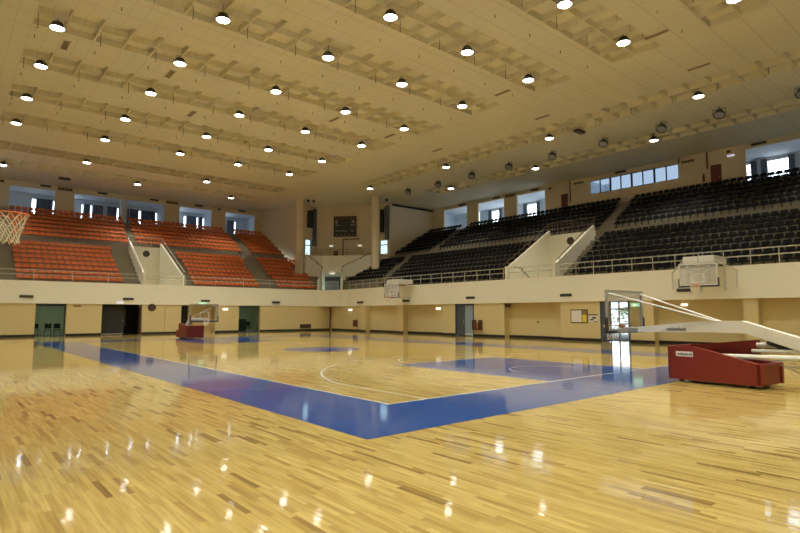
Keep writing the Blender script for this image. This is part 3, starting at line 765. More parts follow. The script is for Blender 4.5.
handrail('pale handrail on the orange stand passage wall, corner side', [mp3(mapL, vL1(.3) + .08, .3, 5.2), mp3(mapL, vL1(7.4) + .08, 7.4, 8.65)], 'white')
handrail('dark handrail bending along the corner passage wall beside orange seats', [(*P1, 5.2), (*P2, 6.85), (*P3, 8.3)], 'brown')
handrail('dark handrail bending along the corner passage wall beside dark seats', [(*Q1, 5.2), (*Q2, 6.85), (*Q3, 8.35)], 'brown')
handrail('short dark handrail curving inside the dark stand passage', [(XF + .4, 15.7, 4.9), (XF + 1.2, 15.7, 4.85), (XF + 2.2, 15.7, 4.2)])

# ------------------------------------------------------------------ lamps
def make_lamp():
    t = empty('ceiling_lamp')
    MB().lathe([(.10, .30), (.18, .27), (.26, .12), (.305, .02), (.305, .0), (.275, 0.0), (.25, .06), (.10, .12)], (0, 0, 0), 24).build('housing', M['lampshell'], t, smooth=True)
    MB().lathe([(.27, .015), (.255, -.005), (.16, -.03), (.02, -.04)], (0, 0, 0), 24).build('lens', M['lens'], t, smooth=True)
    MB().tube([(0, 0, .28), (0, 0, .72)], .02, 6).build('stem', M['lampshell'], t)
    return t
LX = [-3.09, 2.07, 7.26, 11.93, 16.65]; LY = [-10.3, -5.6, -.94, 3.58, 8.79, 13.5, 18.75, 23.5, 28.84, 34.19]
RN = {-10.3: None, -5.6: None, -.94: 'ceiling row nearest the camera', 3.58: 'second ceiling row out', 8.79: 'third ceiling row out', 13.5: 'fourth ceiling row out', 18.75: 'fifth ceiling row out', 23.5: 'sixth ceiling row out', 28.84: 'seventh ceiling row out', 34.19: 'eighth ceiling row out'}
L0 = make_lamp(); used = False
SPOT = bpy.data.lights.new('lamp_beam', 'SPOT'); SPOT.energy = 1500; SPOT.spot_size = math.radians(114); SPOT.spot_blend = 1; SPOT.shadow_soft_size = .28; SPOT.color = (1, .985, .87)
def beam(x, y):
    o = bpy.data.objects.new('lamp_beam', SPOT); C.objects.link(o); o.location = (x, y, 13.80)
def place_lamp(x, y, lab):
    global used
    t = L0 if not used else copy_tree(L0); used = True
    t.location = (x, y, 13.87); beam(x, y); tag(t, lab, 'lamp', 'round lit ceiling lamps over the hall')
for y in LY:
    for i, x in enumerate(LX):
        place_lamp(x, y, 'round lit ceiling lamp in the %s, %s from its left end' % (RN[y], ordinal(i + 1)) if RN[y] else 'round lit ceiling lamp behind the viewer')
for i, x in enumerate((2.33, 12.17)): place_lamp(x, 41.6, 'round lit ceiling lamp above the orange stand front, %s' % ('nearer the hoop', 'nearer the corner')[i])
for i, x in enumerate((-2.81, 7.56, 16.8)): place_lamp(x, 46.9, 'round lit ceiling lamp over the upper orange seats, %s from the hoop end' % ordinal(i + 1))
for i, (x, y) in enumerate(((25.4, 33.97), (25.5, 23.6), (25.65, 13.6), (25.75, 3.85), (25.8, -6))): place_lamp(x, y, 'round lit ceiling lamp above the dark stand front, %s from the corner' % ordinal(i + 1))
for i, (x, y) in enumerate(((31.43, 28.8), (31.57, 19.0), (31.66, 9.06), (31.7, -.9))): place_lamp(x, y, 'round lit ceiling lamp over the upper dark seats, %s from the corner' % ordinal(i + 1))
for x, y in ((-10.4, 33), (-10.4, 23), (-10.4, 13), (-10.4, 3), (-10.4, -6)): place_lamp(x, y, 'round lit ceiling lamp outside the left edge of view')
# unlit floodlights
def make_flood():
    t = empty('floodlight')
    R_ = Matrix.Rotation(math.radians(28), 3, 'Y')
    MB().lathe([(.10, .34), (.2, .30), (.29, .12), (.33, 0), (.33, -.05), (.29, -.05), (.28, -.0)], (0, 0, 0), 20, mat=R_).build('housing', M['lampshell'], t, smooth=True)
    MB().lathe([(.275, -.01), (.27, -.03), (.02, -.035)], (0, 0, 0), 20, mat=R_).build('lens', M['floodglass'], t, smooth=True)
    MB().tube([(0, -.35, 0), (0, -.35, .36), (0, .35, .36), (0, .35, 0)], .02, 4).build('bracket', M['lampshell'], t)
    MB().tube([(0, 0, .34), (0, 0, .52)], .03, 6).build('stem', M['lampshell'], t)
    return t
F0 = make_flood()
for i, (x, y) in enumerate(((28.81, 32.2), (28.86, 28.0), (28.9, 23.8), (29.0, 19.8), (29.1, 15.7), (29.15, 11.5), (29.1, 7.4), (29.2, 3.98), (29.2, -.2))):
    t = F0 if i == 0 else copy_tree(F0)
    t.location = (x, y, 13.7); tag(t, 'dark unlit floodlight over the dark seats, %s from the corner bay' % ordinal(i + 1), 'floodlight', 'unlit floodlights between the coffer strips')

# sprinkler drops
k_ = 0; S0 = None
def drop(x, y, top, bot, lab, grp):
    global S0
    key = round(top - bot, 2)
    if S0 is None: S0 = {}
    if key not in S0:
        S0[key] = MB().tube([(0, 0, 0), (0, 0, top - bot + .02)], .014, 6).lathe([(.006, -.05), (.026, -.04), (.026, -.03), (.014, 0)], (0, 0, 0), 8).build('sprinkler', M['lampshell']); o = S0[key]
    else: o = S0[key].copy(); C.objects.link(o)
    o.location = (x, y, bot); tag(o, lab, 'sprinkler', grp)
for yf in ROWFAR[2:]:
    for i in range(9):
        if ROWFAR.index(yf) == 2 and i < 5: continue
        drop(-3.8 + 2.4 * i + .05, yf - .62, H + .30, 13.85, 'thin dark sprinkler drop in the %s coffer strip away, %s along' % (ordinal(ROWFAR.index(yf) - 1), ordinal(i + 1)), 'long sprinkler drops in the coffers')
for a, b in zip(ROWFAR[2:-1], ROWFAR[3:]):
    y = (a + b - 2.42) / 2 - .2
    for i in range(11):
        drop(-6.1 + 2.42 * i, y, H, H - .09, 'small dark sprinkler head between coffer strips %s and %s away, %s along' % (ordinal(ROWFAR.index(a) - 1), ordinal(ROWFAR.index(b) - 1), ordinal(i + 1)), 'small sprinkler heads on the flat ceiling')
for i in range(15):
    drop(25.3, 31.5 - 2.4 * i, H + .30, 13.9, 'thin dark sprinkler drop above the dark stand front, %s from the corner' % ordinal(i + 1), 'long sprinkler drops in the coffers')

# ceiling grilles and black boxes
def grille(x, y, lab, lx=.32, ly=1.1, mat='sign'):
    t = empty('ceiling_vent', (x, y, H)); tag(t, lab, 'vent', 'ceiling grilles')
    m = MB()
    for a in ((-lx / 2, lx / 2, -ly / 2, -ly / 2 + .04), (-lx / 2, lx / 2, ly / 2 - .04, ly / 2), (-lx / 2, -lx / 2 + .04, -ly / 2, ly / 2), (lx / 2 - .04, lx / 2, -ly / 2, ly / 2)): m.box(*a, -.03, -.001)
    m.build('frame', M['cream'], t)
    m = MB(); n = 7
    for k in range(n): m.box(-lx / 2 + .03, lx / 2 - .03, -ly / 2 + ly * (k + .5) / n - .02, -ly / 2 + ly * (k + .5) / n + .02, -.02, -.002)
    m.box(-lx / 2 + .02, lx / 2 - .02, -ly / 2 + .02, ly / 2 - .02, -.004, -.001); m.build('slats', M[mat], t)
for i, (x, y) in enumerate(((17.65, 2.55), (22.55, 2.6), (-2.45, 21.0), (2.3, 21.0), (12.6, 21.0), (17.4, 21.2), (22.3, 21.4), (5.2, 26.0), (17.5, 11.2), (22.5, 12.0))):
    grille(x, y, 'brown slotted grille in the ceiling, %s' % ('beside the end of the second lamp row', 'before the near coffer strip over the stand', 'between the leftmost lamps', 'next beyond the leftmost lamps', 'in the middle of the hall ceiling', 'near the ends of the middle rows', 'toward the corner bay', 'in the far left ceiling', 'small and dark past the third lamp row', 'past the row ends toward the stand')[i])
def plain(name, mbx, mat, lab, cat, grp=None): o = mbx.build(name, M[mat]); return tag(o, lab, cat, grp)
plain('ceiling_speaker', MB().bbox(26.1, 27.0, 11.6, 12.0, 14.02, 14.2, .03), 'lampshell', 'black flat speaker box under the ceiling beyond the third stand lamp', 'speaker')
plain('ceiling_speaker', MB().bbox(1.6, 2.5, 49.7, 50.1, 14.0, 14.2, .03), 'lampshell', 'black flat speaker box under the ceiling above the orange seats', 'speaker')
# fascia boxes (loudspeakers set in the balcony front)
def fbox_L(x0, x1, z, lab):
    t = MB().bbox(x0, x1, YF - .06, YF - .002, z - .09, z + .09, .02).build('wall_speaker', M['lampshell']); tag(t, lab, 'speaker', 'slim black speakers in the balcony front')
    m = MB()
    for k in range(8): m.box(x0 + .03 + (x1 - x0 - .06) * k / 8, x0 + .03 + (x1 - x0 - .06) * (k + .55) / 8, YF - .065, YF - .06, z - .07, z + .07)
    m.build('grille', M['ink'], t)
def fbox_R(y0, y1, z, lab, x=XF):
    t = MB().bbox(x - .06, x - .002, y0, y1, z - .09, z + .09, .02).build('wall_speaker', M['lampshell']); tag(t, lab, 'speaker', 'slim black speakers in the balcony front')
    m = MB()
    for k in range(8): m.box(x - .065, x - .06, y0 + .03 + (y1 - y0 - .06) * k / 8, y0 + .03 + (y1 - y0 - .06) * (k + .55) / 8, z - .07, z + .07)
    m.build('grille', M['ink'], t)
fbox_L(-1.9, -1.05, 2.9, 'slim black speaker in the balcony front above the first wall panel')
fbox_L(4.86, 5.65, 2.83, 'slim black speaker in the balcony front above the black doorway')
fbox_L(11.04, 11.83, 2.77, 'slim black speaker in the balcony front above the far hoop')
fbox_L(17.77, 18.6, 2.74, 'slim black speaker in the balcony front past the corner glass door')
fbox_R(33.2, 34.2, 2.73, 'slim black speaker in the curved balcony front near the corner', 24.15)
fbox_R(26.2, 27.1, 2.74, 'slim black speaker in the balcony front beside the far wall hoop')
fbox_R(18.99, 19.85, 2.84, 'slim black speaker in the balcony front above the slate door')
fbox_R(10.98, 11.8, 2.82, 'slim black speaker in the balcony front above the notice board')
fbox_R(3.95, 4.65, 2.9, 'slim black speaker in the balcony front below the near wall hoop')
# dark grilles, signs and fittings on the upper walls
for i, x in enumerate((1.15, 6.13, 11.2, 16.07, 21.3)):
    plain('wall_vent', MB().bbox(x - .45, x + .45, YB - .05, YB - .002, 13.97, 14.15, .02), 'black', 'black vent slot on the wall over the orange seats, %s from the hoop end' % ordinal(i + 1), 'vent', 'black vent slots over the orange seats')
for i, y in enumerate((34.1, 29.1, 24.2, 15.2, 4.64)):
    plain('wall_vent', MB().bbox(XB - .05, XB - .002, y - .5, y + .5, 13.98, 14.16, .02), 'black', 'black vent slot high over the dark seats, %s from the corner bay' % ordinal(i + 1), 'vent', 'black vent slots over the dark seats')
def sign(face_axis, u, z, w, h, lab, mat='sign'):
    t = (MB().bbox(u - w / 2, u + w / 2, YB - .05, YB - .002, z - h / 2, z + h / 2, .015) if face_axis else MB().bbox(XB - .05, XB - .002, u - w / 2, u + w / 2, z - h / 2, z + h / 2, .015)).build('wall_sign', M[mat]); tag(t, lab, 'sign', 'small brown signs on the upper walls')
    m = MB(); r = random.Random(int(u * 10))
    for k in range(4):
        c = u - w * .36 + w * .24 * k; a = w * .07
        if face_axis: m.box(c - a, c + a, YB - .055, YB - .05, z - h * .28, z + h * .28)
        else: m.box(XB - .055, XB - .05, c - a, c + a, z - h * .28, z + h * .28)
    m.build('lettering', M['ink'], t)
sign(1, 2.8, 13.98, 1.3, .3, 'brown sign with dark characters between the first two gallery openings')
sign(1, 13.1, 14.0, 1.3, .28, 'brown sign with dark characters between the far gallery openings')
sign(0, 27.3, 13.97, 1.3, .3, 'dark brown sign between gallery openings over the dark seats')
sign(0, 9.6, 13.8, .95, .2, 'dark brown sign just past the end of the ribbon window')
sign(0, 19.3, 13.85, 1.0, .2, 'dark brown sign just before the ribbon window')
for x, z, l in ((-2.28, 14.0, 'small dark fitting high beside the first gallery opening'), (18.5, 13.95, 'small dark fitting high between the last gallery openings')):
    plain('wall_fitting', MB().bbox(x - .13, x + .13, YB - .12, YB - .002, z - .1, z + .1, .02), 'brown', l, 'fitting')
for y, z, l in ((22.4, 13.85, 'small dark fitting high by the gallery opening before the far red door'), (6.63, 13.92, 'small dark fitting above the lit exit lamp')):
    plain('wall_fitting', MB().bbox(XB - .12, XB - .002, y - .13, y + .13, z - .1, z + .1, .02), 'brown', l, 'fitting')
t = MB().bbox(XB - .1, XB - .002, 6.25, 6.75, 13.52, 13.64, .02).build('exit_light', M['dimglow']); tag(t, 'small dim lit exit lamp high on the wall near the red door', 'exit light')
for nm, y0, y1, z1, l in (('door_10', 7.2, 7.95, 13.1, 0), ('door_11', 20.5, 21.2, 13.05, 0)):
    o = struct(MB().box(XB - .04, XB - .002, y0, y1, 11.0, z1), nm, M['reddoor']); MB().tube([(XB - .08, y0 + .1, 12), (XB - .08, y0 + .1, 12.2)], .015).build('handle', M['steel'], o)
plain('wall_pipe', MB().tube([(XB - .06, 8.16, 14.2), (XB - .06, 8.16, 12.9)], .06, 8), 'brown', 'brown pipe dropping to the red door near the big gallery window', 'pipe', 'brown pipes on the upper wall')
plain('wall_pipe', MB().tube([(XB - .06, 20.2, 14.2), (XB - .06, 20.2, 12.2)], .05, 8), 'brown', 'brown pipe beside the red door before the ribbon window', 'pipe', 'brown pipes on the upper wall')
plain('wall_pipe', MB().tube([(XB - .06, 10.27, 14.2), (XB - .06, 10.27, 13.8)], .05, 8), 'brown', 'short brown pipe at the corner of the ribbon window', 'pipe', 'brown pipes on the upper wall')
plain('wall_pipe', MB().tube([(24.6, 39.0 + .0, 2.38), (24.6 - .2, 39.0, 2.38), (24.35, 39.05, .02)], .06, 8) if False else MB().tube([(xr + .45, yl - .12, 2.38), (xr + .45, yl - .12, 0)], .06, 8), 'brown', 'brown standing pipe in the lower corner of the hall', 'pipe')
plain('wall_pipe', MB().tube([(8.14, yl - .03, 2.38), (8.14, yl - .03, .17)], .025, 8), 'lowwall', 'thin cream pipe on the panel right of the black doorway', 'pipe')
plain('air_duct', MB().tube([(32.5, 39.0, 14.0), (XB - .1, 38.9, 14.0)], .12, 8), 'dark', 'dark round duct along the top of the grey side wall', 'duct')

# scoreboard and bay fittings
b0 = Vector((27.19, 46.61)); b1 = Vector((31.57, 41.68)); bd = (b1 - b0).normalized(); bn = Vector((bd.y, -bd.x))
if bn.dot(Vector((-1, -1))) < 0: bn = -bn
def PB(t, o, z): v = b0 + bd * t + bn * o; return (v.x, v.y, z)
def bbx(m, t0, t1, z0, z1, o0, o1): m.hexa([PB(t0, o0, z0), PB(t1, o0, z0), PB(t1, o1, z0), PB(t0, o1, z0)], [PB(t0, o0, z1), PB(t1, o0, z1), PB(t1, o1, z1), PB(t0, o1, z1)]); return m
t = bbx(MB(), 2.1, 4.8, 10.6, 13.0, .01, .14).build('scoreboard', M['brown']); tag(t, 'large dark scoreboard on the wall of the corner bay', 'scoreboard')
bbx(MB(), 2.18, 4.72, 10.66, 12.6, .14, .16).build('screen', M['ink'], t)
sg = bbx(bbx(MB(), 2.3, 2.62, 12.15, 12.5, .16, .165), 4.25, 4.6, 12.15, 12.5, .16, .165).build('lettering', M['grey'], t)
m = MB()
for a, b in ((2.3, 2.8), (3.1, 3.18), (3.55, 3.62), (4.1, 4.65)): bbx(m, a, b, 11.85, 12.0, .16, .165)
for a, b in ((2.35, 3.7), (4.15, 4.5)): bbx(m, a, b, 11.2, 11.32, .16, .165)
for k in range(5): bbx(m, 2.35 + .5 * k, 2.5 + .5 * k, 10.75, 10.85, .16, .165)
m.build('digits', M['grey'], t)
for i, t0 in enumerate((1.35, 4.75)):
    o = struct(bbx(MB(), t0, t0 + 1.0, 7.6, 9.35, .01, .05), 'door_%d' % (12 + i), M['cream'])
    bbx(MB(), t0 + .04, t0 + .96, 7.62, 9.3, .05, .07).build('door_leaf', M['lowwall'], o)
    e = bbx(MB(), t0 + .25, t0 + .65, 9.48, 9.58, .01, .12).build('exit_light', M['glow2'] if 'glow2' in M else M['glow']); tag(e, 'small lit lamp over the %s door under the scoreboard' % ('left-hand', 'right-hand')[i], 'exit light')
t = empty('pipe_stand', PB(3.6, 1.6, 7.6)); tag(t, 'brown angled pipe stand in the corner bay under the scoreboard', 'stand')
def LB(a, o, z): v = Vector(PB(3.6 + a, 1.6 + o, 7.6 + z)) - Vector(PB(3.6, 1.6, 7.6)); return v
MB().tube([LB(0, 0, 0), LB(0, 0, 2.45)], .06, 8).build('post', M['brown'], t); MB().tube([LB(-.03, 0, 2.45), LB(1.9, 0, 2.5)], .06, 8).build('arm', M['brown'], t)
t = empty('bay_chair', PB(3.0, 1.9, 7.6)); tag(t, 'dark brown chair behind the railing of the corner bay', 'chair')
MB().bbox(-.3, .3, -.3, .3, .38, .5, .03).build('seat', M['brown'], t); MB().bbox(-.3, .3, .22, .3, .5, 1.15, .03).build('backrest', M['brown'], t)
for sx in (-1, 1):
    for sy in (-1, 1): MB().tube([(.26 * sx, .26 * sy, 0), (.26 * sx, .26 * sy, .4)], .03, 6).build('leg', M['brown'], t)
# dark curtains and hanging speakers in the bay side walls
plain('hanging_speaker', MB().bbox(25.85, 26.5, 46.1, 46.55, 11.6, 13.6, .04), 'ink', 'tall black speaker hanging behind the left column of the bay', 'speaker', 'tall black speakers in the bay')
plain('hanging_speaker', MB().bbox(31.55, 32.0, 39.9, 40.5, 10.9, 13.5, .04), 'ink', 'tall black speaker hanging behind the right column of the bay', 'speaker', 'tall black speakers in the bay')
plain('bay_curtain', MB().bbox(26.6, 27.1, 46.4, 46.58, 9.5, 13.9, .03), 'curtain', 'narrow dark curtain beside the left window of the bay', 'curtain', 'narrow dark bay curtains')
plain('bay_curtain', MB().bbox(31.95, 32.2, 39.25, 39.75, 10.0, 13.9, .03), 'curtain', 'narrow dark curtain beside the right window of the bay', 'curtain', 'narrow dark bay curtains')
for i, (x, y) in enumerate(((24.1, 43.4), (24.6, 43.1), (30.3, 37.4))):
    o = MB().bbox(x - .1, x + .1, y - .1, y + .1, 13.85, 14.1, .02).tube([(x, y, 14.08), (x, y, H)], .03, 6).build('ceiling_camera', M['ink']); tag(o, 'small black camera on the ceiling %s' % ('just beside the left bay column', 'second from the left bay column', 'beside the right bay column')[i], 'camera', 'small ceiling cameras at the bay')
# round wall speakers on the passage end walls
def round_speaker(c, ax, lab):
    t = empty('wall_speaker', c); tag(t, lab, 'speaker', 'round speakers on passage walls')
    Rm = Matrix.Rotation(PI / 2, 3, 'X') if ax == 'y' else Matrix.Rotation(-PI / 2, 3, 'Y')
    MB().lathe([(.30, 0), (.30, .07), (.24, .09), (.20, .06)], (0, 0, 0), 24, mat=Rm).build('housing', M['ink'], t, smooth=True)
    MB().lathe([(.19, .05), (.14, .075), (.02, .08)], (0, 0, 0), 24, mat=Rm).build('cone', M['brown'], t, smooth=True)
xx, yy = mapL(8.5, 7.45); round_speaker((xx, yy - .001, 7.3), 'y', 'round dark speaker on the passage end wall among orange seats')
xx, yy = mapR(15.6, 7.45); round_speaker((xx - .001, yy, 7.35), 'x', 'round dark speaker on the passage end wall among dark seats')
round_speaker((7.08, yl - .001, 2.18), 'y', 'small round dark speaker on the wall right of the black doorway')
# lower wall fittings
def lit(x0, x1, y0, y1, z0, z1, lab, mat='glow', name='exit_light', cat='exit light'): return tag(MB().bbox(x0, x1, y0, y1, z0, z1, .01).build(name, M[mat]), lab, cat)
lit(13.05, 13.5, yl - .08, yl - .002, 1.98, 2.12, 'small white lit lamp on the wall beside the corner glass door')
lit(xr + DP - .08, xr + DP - .003, 35.4, 35.9, 1.95, 2.1, 'small white lit lamp on the lower wall near the corner pipe')
lit(xr + DP - .08, xr + DP - .003, 23.2, 23.7, 2.0, 2.14, 'small white lit lamp in the recess before the slate door')
lit(xr + DP - .08, xr + DP - .003, 4.4, 4.72, 2.08, 2.19, 'small white lit lamp in the recess behind the raised hoop arm')
lit(4.4, 4.9, YF - .1, YF - .003, 2.46, 2.6, 'bluish lit sign on the balcony edge above the black doorway', 'dimglow')
t = lit(xr - .08, xr - .003, 6.75, 7.25, 2.05, 2.25, 'green exit sign beside the bright glass entrance', 'greenglow', 'exit_sign', 'exit sign')
MB().box(xr - .085, xr - .08, 6.9, 7.1, 2.1, 2.2).build('pictogram', M['glow'], t)
t = lit(10.9, 11.5, YF - .07, YF - .003, 2.45, 2.6, 'green exit sign on the balcony edge above the far hoop', 'greenglow', 'exit_sign', 'exit sign'); MB().box(11.1, 11.3, YF - .075, YF - .07, 2.49, 2.56).build('pictogram', M['glow'], t)
plain('wall_box', MB().bbox(1.5, 2.0, yl - .04, yl - .002, 2.16, 2.3, .01), 'sign', 'small brown plate high on the wall panel before the black doorway', 'box')
for (y, z, l) in ((14.0, 1.1, 'small dark socket in the middle of the recessed wall before the notice board'),): plain('wall_socket', MB().bbox(xr + DP - .03, xr + DP - .002, y - .06, y + .06, z - .06, z + .06, .01), 'brown', l, 'socket')
plain('wall_fitting', MB().bbox(xr + .1, xr + .35, 16.1, 16.38, 2.1, 2.32, .02), 'brown', 'small dark fitting at the top of the wall recess edge', 'fitting')
t = MB().bbox(20.87, 22.12, yl - .03, yl - .002, .24, .64, .01).build('wall_vent', M['brown']); tag(t, 'low brown grille near the floor between corner and glass door', 'vent')
m = MB()
for k in range(6): m.box(20.93 + .2 * k, 21.09 + .2 * k, yl - .035, yl - .03, .28, .6)
m.build('slats', M['ink'], t)
# notice board and poster
t = MB().bbox(xr - .04, xr - .002, 9.98, 11.16, 1.08, 1.92, .015).build('notice_board', M['brown']); tag(t, 'framed notice board on the lower wall beside the slate entrance door', 'notice board')
MB().box(xr - .045, xr - .04, 10.4, 11.1, 1.14, 1.86).build('paper', M['paper'], t); MB().box(xr - .045, xr - .04, 10.05, 10.36, 1.14, 1.6).build('paper', M['yellowpaper'], t); MB().box(xr - .045, xr - .04, 10.05, 10.36, 1.62, 1.86).build('paper', M['sign'], t)
t = MB().box(xr - .015, xr - .002, 9.35, 9.95, 1.15, 1.62).build('wall_poster', M['paper']); tag(t, 'small white poster with dark print beside the notice board', 'poster')
m = MB(); m.box(xr - .02, xr - .015, 9.35, 9.95, 1.55, 1.62); m.box(xr - .02, xr - .015, 9.45, 9.7, 1.36, 1.46); m.box(xr - .02, xr - .015, 9.6, 9.85, 1.25, 1.33); m.box(xr - .02, xr - .015, 9.35, 9.6, 1.15, 1.19)
m.build('print', M['ink'], t)
# fire extinguishers
def extinguisher(x, y, z, lab):
    t = empty('fire_extinguisher', (x, y, z)); tag(t, lab, 'fire extinguisher', 'red fire extinguishers')
    MB().lathe([(.08, 0), (.09, .03), (.09, .45), (.06, .53), (.03, .56)], (0, 0, 0), 14).build('cylinder_body', M['extred'], t, smooth=True)
    MB().bbox(-.03, .03, -.08, .05, .56, .64, .01).build('handle', M['ink'], t); MB().tube([(0, -.05, .58), (-.1, -.1, .45), (-.11, -.08, .2)], .013, 6).build('hose', M['ink'], t)
extinguisher(xr - .12, 18.98, .56, 'red fire extinguisher in the wall rack, nearer the slate door')
extinguisher(xr - .12, 18.62, .56, 'red fire extinguisher in the wall rack, farther from the slate door')
t = MB().box(xr - .25, xr - .002, 18.4, 19.2, .48, .55).build('extinguisher_rack', M['brown']); tag(t, 'brown wall rack holding two fire extinguishers by the slate door', 'rack')
m = MB(); m.box(xr - .25, xr - .22, 18.4, 19.2, .8, .85); m.build('front_bar', M['brown'], t)
for y in (18.42, 19.17): MB().box(xr - .25, xr - .002, y - .015, y + .015, .55, 1.2).build('side_bar', M['brown'], t)
t = MB().bbox(xr + DP - .2, xr + DP - .003, 34.5, 35.0, .45, 1.05, .02).build('hydrant_box', M['brown']); tag(t, 'dark brown fire box low on the wall near the corner', 'box')
MB().box(xr + DP - .205, xr + DP - .2, 34.54, 34.96, .5, 1.0).build('door', M['reddoor'], t)
extinguisher(XB - .12, 8.45, 11.9, 'fire extinguisher high on the upper wall beside the pipe and red door')

# ------------------------------------------------------------------ basketball hoops
def net_mesh(r0, r1, h, n=12, lv=5, th=.006):
    m = MB()
    for k in range(n):
        for sg in (1, -1):
            pts = []
            for j in range(lv + 1):
                t = j / lv; r = r0 + (r1 - r0) * min(1, t * 1.35) + (.012 if t > .9 else 0)
                a = 2 * PI * (k + sg * j * .5) / n
                pts.append((r * math.cos(a), r * math.sin(a), -h * t))
            m.tube(pts, th, 4)
    return m
def add_rim(parent, cx, cz, cy, direction=1, th=.006):
    """rim in the unit's frame, centre at (cx, cy, cz), bracket towards -y"""
    m = MB(); m.tube([(cx + .235 * math.cos(2 * PI * k / 28), cy + .235 * math.sin(2 * PI * k / 28), cz) for k in range(28)], .011, 6, closed=True)
    m.box(cx - .08, cx + .08, cy - .38, cy - .225, cz - .012, cz + .006); m.prism([(cy - .38, cz - .12), (cy - .36, cz - .12), (cy - .2, cz - .01), (cy - .38, cz - .01)], 0, cx - .05, cx + .05)
    o = m.build('rim', M['rim'], parent, smooth=True)
    nm = net_mesh(.225, .13, .42, th=th); nm.v = [(x + cx, y + cy, z + cz) for x, y, z in nm.v]
    nm.build('net', M['net'], o)
def add_board(parent, y, z0, w=1.8, h=1.05, framemat='white', pad=True, pane='glass'):
    """board in the plane y, facing +y"""
    m = MB()
    for a in ((-w / 2, w / 2, z0, z0 + .07), (-w / 2, w / 2, z0 + h - .07, z0 + h)): m.box(a[0], a[1], y - .05, y, a[2], a[3])
    for x in (-w / 2, w / 2 - .07): m.box(x, x + .07, y - .05, y, z0 + .07, z0 + h - .07)
    fr = m.build('board_frame', M[framemat], parent)
    g = MB().box(-w / 2 + .05, w / 2 - .05, y - .03, y - .015, z0 + .05, z0 + h - .05).build('board_glass', M[pane], parent)
    m = MB(); zz = z0 + .17
    for a in ((-.295, .295, zz, zz + .05), (-.295, .295, zz + .4, zz + .45)): m.box(a[0], a[1], y - .012, y - .008, a[2], a[3])
    for x in (-.295, .245): m.box(x, x + .05, y - .012, y - .008, zz, zz + .45)
    m.build('target_square', M['white'], g)
    if pad:
        m = MB(); m.bbox(-w / 2 - .03, w / 2 + .03, y - .07, y + .02, z0 - .05, z0 + .03, .015)
        for x in (-w / 2 - .03, w / 2 - .03): m.bbox(x, x + .06, y - .07, y + .02, z0 - .05, z0 + .38, .015)
        m.build('edge_padding', M['ink'], parent)

